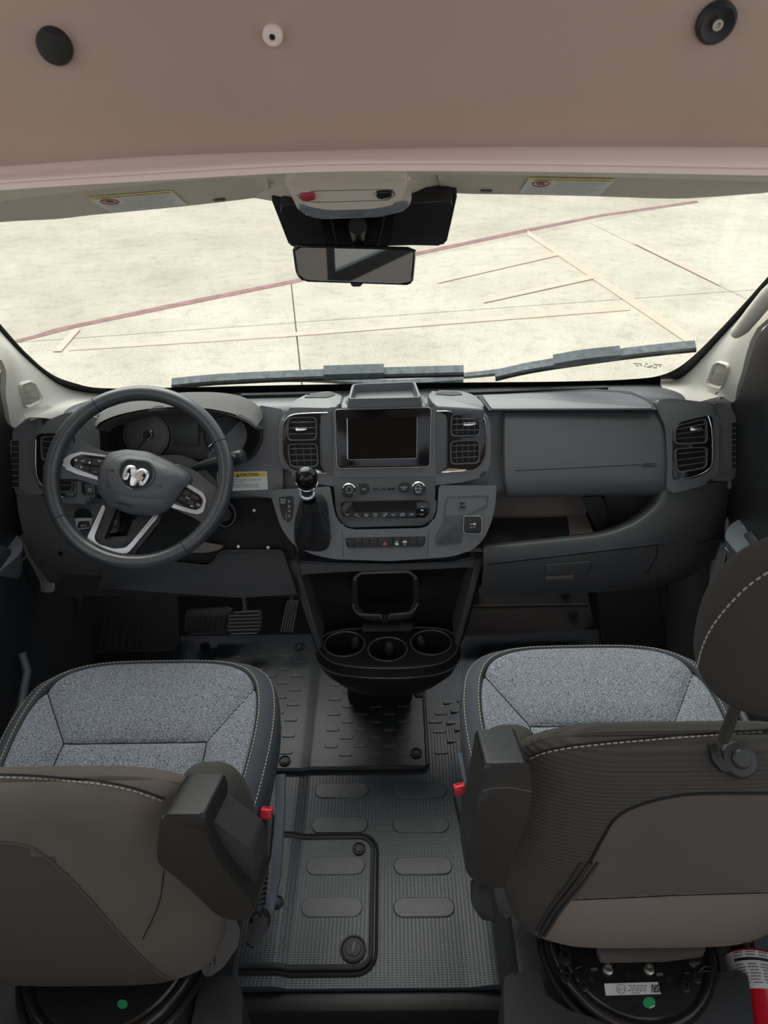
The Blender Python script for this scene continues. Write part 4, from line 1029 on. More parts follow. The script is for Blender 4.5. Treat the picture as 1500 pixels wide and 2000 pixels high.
# ================================================================== SUN VISORS
def visor(top, bot, label, lab_px, clip_px, side):
    rows = [[onY(x, y, 1.225) + Vector((0, -.01, .012)) for x, y in top], [onY(x, y, 1.235) for x, y in top], [onY((a[0] + b[0]) / 2, (a[1] + b[1]) / 2, 1.282) for a, b in zip(top, bot)], [onY(x, y, 1.332) for x, y in bot], [onY(x, y, 1.336) + Vector((0, .006, .010)) for x, y in bot]]
    c = sum(rows[2], Vector()) / len(rows[2])
    t = thing('sun_visor', c, label, 'sun visor', 'sun visors under the headliner')
    p = grid('visor_panel', rows, VISOR, t, 4, .016, away=(0, .4, 1))
    T = bvh(p)
    h = drape(T, lab_px, .001)
    pl = plane3(h[0], h[1], h[2])
    lb = panel('visor_label', lab_px, pl, .0015, .001, VISLBL, t, 0, label='pale airbag warning label with a yellow header')
    a, b, c_, d = [Vector(q) for q in lab_px]
    e, f_ = a.lerp(d, .14), b.lerp(c_, .14)
    panel('label_header', [tuple(a), tuple(b), tuple(f_), tuple(e)], pl, .002, .0005, VYEL, lb, 0)
    # rows of fine print
    def q(u, v): return a.lerp(b, u).lerp(d.lerp(c_, u), v)
    def line(s_, u0, u1, v, hv):
        bl, br, tl = q(u0, v), q(u1, v), q(u0, v - hv)
        text(s_, pl.at(*bl, .002), pl.at(*br, .002), pl.at(*tl, .002), LBLTXT, lb, 'fine_print', .0003)
    line('WARNING  EVEN WITH ADVANCED AIR BAGS', .08, .95, .125, .085)
    words = ('Children can be killed or seriously injured by the air bag', 'The back seat is the safest place for children', 'Never put a rear-facing child seat in the front',
             'Always use seat belts and child restraints. See the manual', 'Move the seat as far back as possible from the air bag', 'For more information about air bags')
    for i, s_ in enumerate(words):
        line(s_, .36 if i < 3 else .06, .92 - .05 * (i % 3), .29 + .125 * i, .075)
    ctr = q(.18, .36)
    R1 = [q(.18 + .10 * cos(k), .36 + .17 * sin(k)) for k in [2 * pi * i / 24 for i in range(24)]]
    tube('no_symbol', [pl.at(p_.x, p_.y, .002) for p_ in R1], .0011, REDPR, lb, 5, True)
    tube('no_symbol_bar', [pl.at(R1[3].x, R1[3].y, .002), pl.at(R1[15].x, R1[15].y, .002)], .0008, REDPR, lb, 5)
    flat('child_mark', [tuple(q(.18 + .05 * cos(k), .36 + .09 * sin(k))) for k in [2 * pi * i / 8 for i in range(8)]], pl, .0022, LBLTXT, lb)
    h = drape(T, clip_px, .001); pc = plane3(h[0], h[1], h[2])
    panel('clip_hollow', clip_px, pc, .0012, .001, BLACK, t, .0003)
    return t
visor([(-160, 412), (0, 392), (150, 376), (300, 364), (420, 355), (500, 352), (524, 362)], [(-170, 452), (0, 434), (110, 428), (180, 420), (320, 407), (430, 395), (526, 383)],
      'beige felt sun visor above the steering wheel, left of the mirror', [(168, 387), (335, 373), (365, 400), (216, 414)], [(417, 391), (440, 389), (441, 394), (420, 396)], -1)
visor([(856, 346), (880, 342), (1000, 345), (1150, 349), (1300, 352), (1450, 356), (1600, 360)], [(862, 372), (900, 378), (1010, 380), (1150, 383), (1300, 388), (1370, 386), (1480, 378)],
      'beige felt sun visor above the passenger dash, right of the mirror', [(1033, 348), (1203, 351), (1170, 382), (1015, 377)], [(938, 372), (962, 372), (960, 377), (940, 377)], 1)

# ================================================================== OVERHEAD CONSOLE
oc = thing('overhead_console', (0.0, 1.26, 1.5), 'beige overhead console with a red and a black button above the mirror', 'console')
OP = plane3(onY(560, 355, 1.20), onY(800, 348, 1.20), onY(690, 425, 1.275))
panel('console_body', rnd([(556, 352), (575, 346), (790, 342), (803, 350), (804, 395), (790, 412), (740, 424), (620, 428), (585, 415), (570, 385)], [8, 10, 10, 8, 10, 12, 20, 20, 12, 10]), OP, .0, .05, OHC, oc, .008, 3)
panel('lamp_lens', rnd([(580, 404), (800, 396), (792, 414), (740, 424), (620, 427), (592, 418)], 8), OP, .004, .02, LENS, oc, .004, 2)
panel('lamp_bezel', rnd([(650, 414), (735, 411), (722, 422), (664, 424)], 6), OP, .007, .01, LENS, oc, .003)
fp = panel('console_face', rnd([(558, 358), (576, 349), (786, 345), (796, 352), (790, 382), (776, 398), (735, 408), (640, 411), (596, 402), (572, 385)], [6, 8, 8, 6, 10, 16, 24, 24, 16, 10]), OP, .016, .03, OHC, oc, .007, 3)
ring('face_groove', rnd([(577, 376), (600, 373), (760, 369), (776, 371), (773, 384), (760, 392), (600, 397), (582, 390)], 5), rnd([(578.5, 377.5), (600, 374.5), (760, 370.5), (774.5, 372.5), (771.5, 383), (759, 390.5), (601, 395.5), (584, 389)], 5), OP, .0165, .002, mat('groove shade', (.30, .25, .20), .7), oc, 48)
panel('sos_button', rnd([(586, 382), (612, 381), (616, 384), (615, 392), (594, 394), (587, 390)], 3), OP, .021, .006, SOSRED, oc, .002, label='small red button')
panel('map_light_button', rnd([(735, 378), (760, 376), (766, 378), (764, 386), (742, 390), (736, 387)], 3), OP, .021, .006, mat('dark teal button', (.015, .022, .025), .3), oc, .002, label='small black button')
panel('console_hood', rnd([(556, 354), (582, 346), (770, 342), (796, 346), (790, 354), (600, 360), (566, 364)], 5), OP, .022, .03, OHC, oc, .006, 3)

# ================================================================== SENSOR HOUSING ON THE GLASS AND MIRROR
sh_ = thing('sensor_housing', WP.at(710, 430, .03), 'black plastic sensor housing on the windshield behind the mirror', 'sensor housing')
HP = WP.off(.03)
panel('housing_plate', rnd([(528, 384), (894, 376), (880, 440), (868, 478), (600, 486), (566, 482)], 8), WP, .012, .014, BLACK, sh_, .003)
panel('housing_wing', rnd([(545, 400), (622, 402), (640, 484), (566, 480), (552, 440)], [16, 4, 4, 10, 10]), WP, .034, .03, BLACK, sh_, .014, 3)
panel('housing_wing', rnd([(772, 400), (884, 392), (882, 430), (872, 474), (862, 480), (762, 480)], [4, 12, 10, 8, 8, 4]), WP, .034, .03, BLACK, sh_, .014, 3)
panel('housing_center', rnd([(615, 405), (776, 402), (758, 486), (640, 488)], 6), WP, .034, .03, GLOSS, sh_, .008, 3)
for a, b in (((646, 425), (660, 480)), ((750, 420), (738, 480))):
    tube('housing_rib', [WP.at(*a, .035), WP.at(*b, .035)], .0025, BLACK, sh_, 8)
# dotted black print around the housing
rm = thing('rear_view_mirror', onY(692, 520, 1.30), 'black framed rear-view mirror tilted towards the driver', 'mirror')
mc = onY(692, 519, 1.27); 
_tgt = Vector((-.97, -.70, .99))                        # the mirror is turned to the driver-side rear window
MPx = Plane(mc, (CP - mc).normalized() + (_tgt - mc).normalized())
mo = rnd([(570, 478), (812, 485), (806, 552), (800, 557), (590, 550), (578, 535)], [10, 10, 8, 12, 18, 10])
panel('mirror_housing', mo, MPx, -.004, .028, BLACK, rm, .009, 3, taper=.85)
ring('mirror_rim', mo, rnd([(574, 483), (808, 489), (802, 551), (796, 554), (592, 547), (581, 533)], [8, 8, 6, 10, 16, 8]), MPx, .0, .01, GLOSS, rm, 64, crown=.001)
panel('mirror_glass', rnd([(574, 483), (808, 489), (802, 551), (796, 554), (592, 547), (581, 533)], [8, 8, 6, 10, 16, 8]), MPx, -.002, .004, MIRROR, rm, 0)
panel('mirror_toggle', rnd([(684, 553), (708, 554), (704, 560), (688, 560)], 2), MPx, -.003, .012, BLACK, rm, .002)
tube('mirror_stem', [onY(700, 500, 1.29), onY(700, 470, 1.34), WP.at(698, 440, .05)], [.014, .012, .016], BLACK, rm, 12)

# ================================================================== WIPERS (outside the glass)
def wiper(label, blade, arm, mid, tipw):
    t = thing('windshield_wiper', WP.at(*blade[0], -.02), label, 'wiper', 'windshield wipers')
    def bar(name, pts, w, h, m, par, lift):
        ps = smooth2(pts, False, 4); V, F = [], []
        for i, p in enumerate(ps):
            tt = (ps[min(i + 1, len(ps) - 1)] - ps[max(i - 1, 0)]).normalized(); nn = Vector((-tt.y, tt.x))
            ww = w if not isinstance(w, tuple) else w[0] + (w[1] - w[0]) * i / (len(ps) - 1)
            A = WP.at(p.x + nn.x * ww / 2, p.y + nn.y * ww / 2, lift); B = WP.at(p.x - nn.x * ww / 2, p.y - nn.y * ww / 2, lift)
            V += [A, B, B - WP.n * h, A - WP.n * h]
        for i in range(len(ps) - 1):
            for q in range(4): F.append((i * 4 + q, i * 4 + (q + 1) % 4, i * 4 + 4 + (q + 1) % 4, i * 4 + 4 + q))
        F += [(0, 1, 2, 3), tuple(len(V) - 4 + q for q in range(4))]
        return mk(name, V, F, m, par, 30)
    WM = mat('skylit wiper rubber', (.26, .28, .29), .7, var=.3, vscale=60)  # pale base colour stands in for sky light on the wipers
    bar('wiper_blade', blade, (8, 9), .02, WM, t, -.014)
    bar('blade_edge', [(x, y + 4) for x, y in blade], 2, .01, BLACK, t, -.011)
    bar('wiper_arm', arm, (4, 7), .012, WM, t, -.03)
    bar('blade_clip', mid, (11, 10), .026, mat('wiper clip', (.20, .22, .23), .6, var=.2, vscale=60), t, -.011)
    return t
wiper('grey wiper lying flat along the base of the windshield on the driver side', [(335, 756), (420, 748), (560, 741), (720, 736), (906, 731)], [(470, 746), (600, 744), (760, 752), (905, 745)], [(632, 737), (690, 735), (750, 733)], 1)
wiper('grey wiper rising along the windshield towards the passenger pillar', [(968, 740), (1040, 724), (1160, 706), (1270, 692), (1360, 683)], [(905, 738), (980, 730), (1080, 712)], [(1082, 716), (1140, 706), (1213, 698)], 1)

# ================================================================== STEERING WHEEL
wc = onY(272, 930, 1.38); EL, WY = radians(42), radians(5)
wnn = Vector((sin(WY) * cos(EL), -cos(WY) * cos(EL), sin(EL)))
w1 = wnn.cross(Vector((0, 0, 1))).normalized() * -1
if w1.x < 0: w1 = -w1
w2 = wnn.cross(w1); w2 = w2 if w2.z > 0 else -w2
W = Plane(wc, wnn)
wheel = thing('steering_wheel', wc, 'black leather steering wheel turned slightly, with silver spokes and a horned emblem', 'steering wheel')
def wl_(x, y, h=0): return wc + w1 * x + w2 * y + wnn * h
Ro, rr_ = .193, .017
V, F = [], []; n1, n2 = 96, 16
for i in range(n1):
    a = 2 * pi * i / n1
    rad = w1 * cos(a) + w2 * sin(a)
    for k in range(n2):
        b = 2 * pi * k / n2; V.append(wc + rad * (Ro + rr_ * cos(b)) + wnn * (rr_ * 1.15 * sin(b)))
for i in range(n1):
    for k in range(n2):
        F.append((i * n2 + k, ((i + 1) % n1) * n2 + k, ((i + 1) % n1) * n2 + (k + 1) % n2, i * n2 + (k + 1) % n2))
mk('wheel_rim', V, F, LEATHER, wheel)
for deg in (118, 20, 206, 300):                           # seams between the leather sections
    a = radians(deg); rad = w1 * cos(a) + w2 * sin(a)
    tube('rim_seam', [wc + rad * (Ro + (rr_ + .0002) * cos(b)) + wnn * ((rr_ * 1.15 + .0002) * sin(b)) for b in [2 * pi * k / 20 for k in range(20)]], .0009, SEAM, wheel, 5, True)
st_ = [wc + (w1 * cos(a) + w2 * sin(a)) * (Ro - rr_ * .93) + wnn * .008 for a in [2 * pi * i / 160 for i in range(161)]]
stitches('rim_stitching', st_, SEAM, wheel, .004, .003, .0009)
# spokes (left, right) and the forked lower spoke
def spoke(name, pix, lift, depth, m, bev, parent=wheel, seg=3, r=6): return panel(name, rnd(pix, r), W, lift, depth, m, parent, bev, seg)
spoke('spoke', [(118, 868), (160, 862), (205, 882), (260, 880), (265, 955), (212, 955), (150, 935), (112, 935)], -.002, .03, LEATHER, .008)
spoke('spoke', [(345, 905), (380, 918), (432, 960), (446, 948), (440, 1000), (415, 1035), (380, 1012), (320, 985), (300, 950)], -.002, .03, LEATHER, .008)
def fork(a0, a1, a2): pass
spoke('lower_spoke', [(200, 975), (228, 990), (200, 1062), (172, 1052)], -.010, .02, BLACK, .005)
spoke('lower_spoke', [(262, 1012), (322, 990), (310, 1022), (266, 1076), (238, 1070)], -.010, .02, BLACK, .005)
spoke('lower_spoke', [(172, 1048), (270, 1062), (262, 1092), (190, 1085)], -.010, .02, BLACK, .005)
sv = [(201, 985), (206, 990), (183, 1050), (190, 1062), (222, 1072), (244, 1070), (254, 1062), (308, 997), (316, 991), (306, 1012), (262, 1066), (248, 1082), (226, 1086), (190, 1077), (172, 1062), (170, 1050)]
panel('silver_fork', rnd(sv, 5), W, -.004, .014, SILVER, wheel, .003, 2, label='silver trim of the forked lower spoke')
# switch pods
lp = spoke('switch_trim', [(121, 903), (130, 890), (158, 882), (214, 890), (214, 900), (206, 915), (200, 938), (193, 938), (150, 926), (125, 915)], .004, .012, SILVER, .003, r=4)
spoke('switch_pad', [(136, 900), (145, 892), (160, 887), (208, 893), (203, 908), (196, 931), (188, 930), (150, 916), (138, 910)], .008, .008, GLOSS, .002, lp, r=4)
rp = spoke('switch_trim', [(358, 952), (366, 944), (396, 962), (403, 975), (398, 998), (390, 1005), (372, 1002), (332, 990), (336, 982), (350, 965)], .004, .012, SILVER, .003, r=4)
spoke('switch_pad', [(356, 957), (362, 950), (390, 967), (396, 977), (392, 990), (383, 996), (372, 994), (340, 984), (343, 978)], .008, .008, GLOSS, .002, rp, r=4)
for par, keys in ((lp, [[(142, 895), (160, 892), (160, 903), (146, 908)], [(162, 892), (180, 895), (178, 908), (162, 904)], [(182, 895), (204, 897), (200, 909), (180, 908)], [(152, 911), (176, 911), (174, 920), (160, 917)], [(178, 912), (198, 914), (195, 927), (177, 922)]]),
                  (rp, [[(362, 956), (374, 963), (368, 971), (356, 964)], [(376, 964), (390, 972), (386, 978), (371, 972)], [(352, 968), (366, 974), (362, 981), (348, 976)], [(368, 975), (381, 980), (378, 989), (364, 983)], [(383, 981), (392, 984), (388, 992), (380, 990)]])):
    for kpx in keys: panel('wheel_button', rnd(kpx, 2), W, .0095, .002, BLACK, par, .0005, 1)
for s_, x0, y0, x1, y1, h in (('OK', 158, 902, 165, 903, 4), ('CANC', 362, 972, 371, 976, 3), ('RES', 384, 986, 391, 989, 3), ('SET', 371, 989, 378, 992, 3)):
    ptext(s_, W, x0, y0, x1, y1, h, PRINT, lp if x0 < 300 else rp, .0102)
def tri(px, par): prism('arrow_mark', [W.at(x, y, .0104) for x, y in px], -W.n * .0004, PRINT, par)
tri([(145, 899), (150, 896), (150, 901)], lp); tri([(174, 901), (178, 904), (173, 906)], lp); tri([(157, 911), (161, 911), (158, 915)], lp)
tube('call_mark', [W.at(192, 898, .0105), W.at(194, 902, .0105), W.at(198, 900, .0105)], .0008, PRINT, lp, 5)
tube('hangup_mark', [W.at(182, 924, .0105), W.at(185, 921, .0105), W.at(189, 924, .0105)], .0008, SOSRED, lp, 5)
# hub: layered airbag cover
def dome(name, outl, pl, base, high, m, parent, depth=.03, rings=10, flatp=.35):
    o = byangle(outl, 72); c = sum(o, Vector((0, 0))) / 72
    V, F = [], []
    V += [pl.at(p.x, p.y, base - depth) for p in o]
    for k in range(rings + 1):
        t = k / rings; s = 1 - t * .98
        hgt = base + (high - base) * (1 - (1 - min(1, t * 1.35)) ** 2.6)
        for p in o:
            q = c + (p - c) * s; V.append(pl.at(q.x, q.y, hgt))
    for k in range(rings + 1):
        for i in range(72):
            j = (i + 1) % 72; F.append((k * 72 + i, k * 72 + j, (k + 1) * 72 + j, (k + 1) * 72 + i))
    F.append(tuple((rings + 1) * 72 + i for i in range(72)))
    return mk(name, V, F, m, parent, 50)
HUB = mat('hub plastic', (.084, .088, .096), .40, bump=.12, bscale=900)
hub_o = rnd([(192, 905), (212, 884), (245, 877), (290, 882), (340, 905), (374, 928), (372, 942), (340, 985), (325, 1000), (300, 1008), (255, 1005), (215, 990), (196, 970), (190, 935)], 10)
hub = dome('airbag_cover', hub_o, W, .004, .034, HUB, wheel, .045)
hub_i = rnd([(206, 915), (222, 893), (250, 886), (290, 892), (335, 912), (354, 930), (350, 940), (322, 975), (300, 983), (255, 980), (220, 966), (208, 950)], 10)
cface = dome('cover_face', hub_i, W, .026, .040, HUB, hub, .004, 8)
ring('badge_recess', rnd([(233, 905), (249, 896), (290, 900), (301, 911), (301, 936), (286, 952), (262, 958), (240, 948), (229, 926)], 6), rnd([(236, 907), (250, 899), (288, 903), (298, 913), (298, 934), (284, 949), (262, 955), (242, 945), (232, 926)], 6), W, .0445, .008, HUB, hub, 48, inlift=.0425)
panel('badge_plate', rnd([(236, 907), (250, 899), (288, 903), (298, 913), (298, 934), (284, 949), (262, 955), (242, 945), (232, 926)], 6), W, .0430, .006, DEEP, hub, .0005)
# ram head badge: two curled horns and a tapering face
BADGE = mat('bright badge metal', (.80, .79, .79), .22, .7)
face_px = [(264, 911), (268, 917), (275, 914), (277, 921), (272, 932), (267, 941), (261, 949), (258, 946), (256, 934), (257, 922), (261, 918)]
def bx(x, y):   # badge pixel helper from the detail view
    return x, y
bd = panel('emblem', rnd([(257, 912), (264, 911), (268, 922), (279, 917), (281, 923), (276, 929), (270, 938), (262, 949), (254, 948), (254, 938), (257, 927), (254, 922)], 2), W, .052, .010, BADGE, hub, .0025, 2, label='bright metal horned head emblem')
def horn(pts, ws):
    ps = smooth2([tuple(W.at(x, y, .047)) for x, y in pts], False, 5); k = len(ps)
    rs = [ws[0] + (ws[1] - ws[0]) * (i / (k - 1)) for i in range(k)]
    tube('emblem_horn', ps, rs, BADGE, bd, 8)
horn([(263, 914), (256, 912), (249, 914), (245, 921), (242, 931), (246, 935), (249, 931), (251, 924)], (.0048, .0034))
horn([(268, 925), (275, 919), (283, 920), (288, 926), (286, 935), (279, 945), (274, 945), (274, 939), (278, 931)], (.0048, .0034))
# small marks on the cover
HT = bvh(hub, cface)
dtext('AIRBAG', HT, 226, 983, 258, 991, 5.5, SEAM, hub, .0008)
for x, y, f_ in ((216, 918, 1), (310, 949, -1)):
    tube('horn_mark', [*drape(HT, [(x - 4, y - 2), (x - 4, y + 2)], .0004)], .0006, SEAM, hub, 5)
    tube('horn_mark', drape(HT, [(x, y - 1), (x + 6, y - 1), (x + 5, y + 3), (x + 1, y + 2)], .0004), .0006, SEAM, hub, 5)
# column shroud behind the wheel
shroud = lathe('column_shroud', [(.062, -.02), (.062, .05), (.055, .07), (0, .07)], wc - wnn * .13, wnn, BLACK, dash, 32)
panel('shroud_top', rnd([(300, 890), (350, 888), (385, 900), (418, 935), (405, 960), (380, 962), (340, 930)], 10), W, -.105, .05, DASHL, dash, .012, 3)
# wiper stalk
sk = thing('column_stalk', onY(376, 916, 1.45), 'black wiper stalk sticking out right of the steering column', 'stalk')
STK = mat('stalk plastic', (.034, .036, .038), .32)
a, b, c_, d = onY(372, 916, 1.47), onY(405, 906, 1.465), onY(440, 898, 1.46), onY(476, 890, 1.45)
tube('stalk_stem', [a, b, c_], [.009, .012, .014], STK, sk, 14)
tube('stalk_grip', [c_, c_.lerp(d, .1), c_.lerp(d, .8), c_.lerp(d, .96), d], [.013, .0155, .0165, .015, .010], STK, sk, 20)
SKP = Plane(c_.lerp(d, .6) + Vector((0, -.0175 * .8, .0175 * .6)), Vector((0, -.8, .6)))
for k in (-1, 0, 1): tube('wiper_icon', [SKP.at(460 + k * 2, 894), SKP.at(460 + k * 4, 889)], .0006, PRINT, sk, 5)
tube('wiper_icon', [SKP.at(454, 890), SKP.at(460, 888), SKP.at(466, 889)], .0006, PRINT, sk, 5)

# ================================================================== GEAR SELECTOR
gs = thing('gear_selector', S.at(610, 1050, .06), 'gear selector with gloss black chrome-ringed knob and black leather boot', 'gear lever')
kb = onY(600, 965, 1.40)
kt = onY(598, 917, 1.36)
ax = (kt - kb).normalized()
# boot: loft from the base outline on the panel to the collar
base = [S.at(x, y, .056) for x, y in [(p.x, p.y) for p in byangle(rnd([(580, 1000), (590, 968), (628, 966), (640, 985), (646, 1050), (642, 1072), (625, 1078), (585, 1074), (576, 1062), (574, 1035)], 8), 40)]]
rows = []
e1 = ax.orthogonal().normalized(); e2 = ax.cross(e1)
cb = sum(base, Vector()) / 40
colr = onY(604, 975, 1.405)
colpts = []
for p in base:
    d_ = p - cb; d_ = d_ - ax * d_.dot(ax); colpts.append(colr + d_.normalized() * .016)
for k, (t, bulge) in enumerate(((0, 1.0), (.04, 1.03), (.15, 1.04), (.3, .98), (.5, .92), (.65, .88), (.8, .95), (.92, 1.0), (1, 1))):
    rows.append([p.lerp(q, t) + (p.lerp(q, t) - cb.lerp(colr, t)) * ((bulge - 1) + .035 * sin(i * 1.1 + k) * (1 if 1 < k < 8 else 0)) for i, (p, q) in enumerate(zip(base, colpts))])
rows = [r + [r[0]] for r in rows]
boot = grid('leather_boot', rows, mat('boot leather', (.024, .024, .025), .38, bump=.4, bscale=350), gs, 1, 0, kr=4)
tb = bvh(boot)
for dx in (-2, 2):
    stitches('boot_seam', drape(tb, [(612 + dx, 1000), (611 + dx, 1020), (610 + dx, 1045), (609 + dx, 1065)], .0008), SEAM, gs, .003, .002, .0006)
lathe('shift_collar', [(.0155, 0), (.0175, .004), (.0175, .010), (.014, .013), (0, .013)], kb - ax * .006, ax, SILVER, gs, 28)
lathe('shift_stem', [(.013, 0), (.0145, .015), (.019, .035), (.022, .048), (0, .048)], kb, ax, mat('knob leather', (.04, .04, .042), .4), gs, 28)
tl_ = (kt - kb).length
prof = [(.0, .020), (.0215, .040)] + [(.0255 * sin(a) ** .8, .066 - .026 * cos(a)) for a in [pi * i / 14 for i in range(5, 14)]] + [(0, .092)]
lathe('shift_knob', prof, kb, ax, GLOSS, gs, 36)
tube('knob_ring', [kb + ax * .047 + (e1 * cos(a) + e2 * sin(a)) * .0235 for a in [2 * pi * i / 32 for i in range(32)]], .0016, CHROME, gs, 8, True)

# ================================================================== CUP HOLDER CONSOLE
cc = thing('cup_holder_console', (0, 1.45, .0), 'black lower console with a phone pocket and three cup holders', 'console')
CY = 1.475
# curved back shell
lt = [(566, 1098), (578, 1130), (594, 1180), (612, 1232), (622, 1268)]
shell = []
for i, (x, y) in enumerate(lt):
    k = [(945, 1092), (936, 1125), (922, 1170), (906, 1225), (894, 1260)][i]
    row = []
    for t in (0, .05, .14, .28, .5, .72, .86, .95, 1):
        px = x + (k[0] - x) * t; py = y + (k[1] - y) * t + 6 * sin(pi * t) * (i == 0) * 0
        dep = .07 * (sin(pi * t) ** .35) * (0.15 if i == 0 else (1.0 if i < 4 else .6))
        row.append(onY(px, py, CY + dep - .0))
    shell.append(row)
grid('console_shell', shell, mat('console black plastic', (.022, .022, .023), .5, bump=.2, bscale=700), cc, 4, .01, away=(0, 1, 0))
panel('console_brow', rnd([(562, 1100), (640, 1104), (760, 1106), (880, 1102), (946, 1090), (940, 1112), (910, 1108), (840, 1112), (780, 1114), (690, 1116), (650, 1118), (592, 1122), (576, 1130)], 5), Plane((0, 1.455, .6), (0, -.95, .3)), .0, .03, DASHL, cc, .004)
for s, a, b, c_, d in ((-1, (562, 1100), (580, 1098), (630, 1268), (620, 1275)), (1, (946, 1090), (930, 1092), (888, 1258), (897, 1265))):
    prism('console_cheek', [onY(*a, 1.46), onY(*b, 1.455), onY(*c_, 1.40), onY(*d, 1.40)], (0, .10, 0), DASHL, cc, .004, 2)
# phone pocket
FPn = plane3(onY(690, 1130, 1.455), onY(815, 1130, 1.455), onY(750, 1205, 1.425))
po = rnd([(688, 1128), (702, 1117), (800, 1114), (817, 1128), (818, 1180), (806, 1208), (776, 1212), (722, 1213), (700, 1206), (688, 1180)], 6)
pi_ = rnd([(698, 1132), (708, 1124), (796, 1121), (807, 1132), (808, 1175), (798, 1196), (775, 1199), (722, 1200), (706, 1195), (698, 1178)], 6)
pk = ring('phone_pocket', po, pi_, FPn, .008, .06, BLACK, cc, 72, crown=.003)
mk('pocket_back', [onY(696, 1120, 1.51), onY(808, 1118, 1.51), onY(806, 1165, 1.53), onY(700, 1167, 1.53)], [(0, 1, 2, 3)], BLACK, pk)
mk('pocket_floor', [onY(700, 1167, 1.53), onY(806, 1165, 1.53), onY(806, 1204, 1.43), onY(700, 1206, 1.43)], [(0, 1, 2, 3)], BLACK, pk)
tube('pocket_lip', [FPn.at(x, y, .011) for x, y in rnd([(688, 1180), (694, 1194), (702, 1200), (744, 1201), (745, 1208)], 4)], .003, SLAT, pk, 8)
tube('pocket_lip', [FPn.at(x, y, .011) for x, y in rnd([(760, 1208), (761, 1200), (802, 1197), (810, 1190), (817, 1178)], 4)], .003, SLAT, pk, 8)
tube('pocket_brow', [FPn.at(x, y, .010) for x, y in rnd([(690, 1132), (704, 1119), (799, 1116), (815, 1130)], 6)], .004, SLAT, pk, 8)
panel('pocket_notch', [(746, 1200), (760, 1200), (760, 1216), (746, 1216)], FPn, .0135, .01, DEEP, pk, 0)
# cup tray: shaped block with three wells
TZ = .385
cups = [(onZ(673, 1258, TZ), .055), (onZ(757, 1268, TZ), .052), (onZ(842, 1255, TZ), .055)]
toutl = [(622, 1262), (640, 1238), (700, 1228), (757, 1230), (820, 1226), (874, 1232), (894, 1255), (884, 1282), (845, 1300), (757, 1306), (670, 1300), (634, 1284)]
TO = [onZ(p.x, p.y, TZ) for p in smooth2(toutl, True, 5)]
def traytop():
    bm = bmesh.new()
    ov = [bm.verts.new(p) for p in TO]
    es = [bm.edges.new((ov[i], ov[(i + 1) % len(ov)])) for i in range(len(ov))]
    rings_ = []
    for c0, r0 in cups:
        rv = [bm.verts.new((c0.x + r0 * cos(2 * pi * k / 32), c0.y + r0 * .86 * sin(2 * pi * k / 32), TZ)) for k in range(32)]
        es += [bm.edges.new((rv[k], rv[(k + 1) % 32])) for k in range(32)]; rings_.append((rv, c0, r0))
    bmesh.ops.triangle_fill(bm, use_beauty=True, use_dissolve=False, edges=es)
    # drop faces that filled the wells
    kill = [f for f in bm.faces if any(((f.calc_center_median().x - c0.x) / r0) ** 2 + ((f.calc_center_median().y - c0.y) / (r0 * .86)) ** 2 < .96 for _, c0, r0 in rings_)]
    bmesh.ops.delete(bm, geom=kill, context='FACES_ONLY')
    for rv, c0, r0 in rings_:
        bv = [bm.verts.new((c0.x + (v.co.x - c0.x) * .86, c0.y + (v.co.y - c0.y) * .86, TZ - .075)) for v in rv]
        for k in range(32): bm.faces.new((rv[k], rv[(k + 1) % 32], bv[(k + 1) % 32], bv[k]))
        bm.faces.new(bv)
    # skirt: lip, groove, belly
    prev = ov; c0 = sum((Vector(p) for p in TO), Vector()) / len(TO)
    for dz, sc_ in ((-.022, 1.03), (-.026, 1.05), (-.034, 1.05), (-.07, .98), (-.12, .80), (-.16, .62)):
        nv = [bm.verts.new((c0.x + (p.x - c0.x) * sc_, c0.y + (p.y - c0.y) * sc_ + (0 if sc_ > .97 else .05 * (1 - sc_)), TZ + dz)) for p in TO]
        for i in range(len(nv)): bm.faces.new((prev[i], prev[(i + 1) % len(nv)], nv[(i + 1) % len(nv)], nv[i]))
        prev = nv
    return bm
bmk('cup_tray', traytop(), BLACK, cc, 40)
tube('tray_edge', [p + Vector((0, 0, .001)) for p in TO], .0022, SLAT, cc, 6, True)
c0 = sum(TO, Vector()) / len(TO)
tube('tray_bead', [Vector((c0.x + (p.x - c0.x) * 1.05, c0.y + (p.y - c0.y) * 1.05, TZ - .030)) for p in TO], .0028, SLAT, cc, 6, True)
for i, (c_, r0) in enumerate(cups):
    tube('cup_rim', [(c_.x + r0 * cos(2 * pi * k / 36), c_.y + r0 * .86 * sin(2 * pi * k / 36), TZ + .001) for k in range(36)], .0024, SLAT, cc, 6, True)
    sx = (.028, .004, -.028)[i]
    bm = bmesh.new(); bmesh.ops.create_uvsphere(bm, u_segments=16, v_segments=10, radius=1); bmesh.ops.scale(bm, vec=(.014, .012, .026), verts=bm.verts)
    bmesh.ops.translate(bm, vec=(c_.x + sx, c_.y + .036, TZ - .034), verts=bm.verts); bmk('cup_gripper', bm, RUBBER, cc)
panel('tray_shelf', rnd([(706, 1218), (806, 1216), (804, 1232), (708, 1234)], 3), Plane((0, 1.43, .4), (0, -.5, .85)), .0, .02, BLACK, cc, .002)
box('console_foot', (0, 1.60, .18), .20, .18, .32, DEEP, cc, .02)

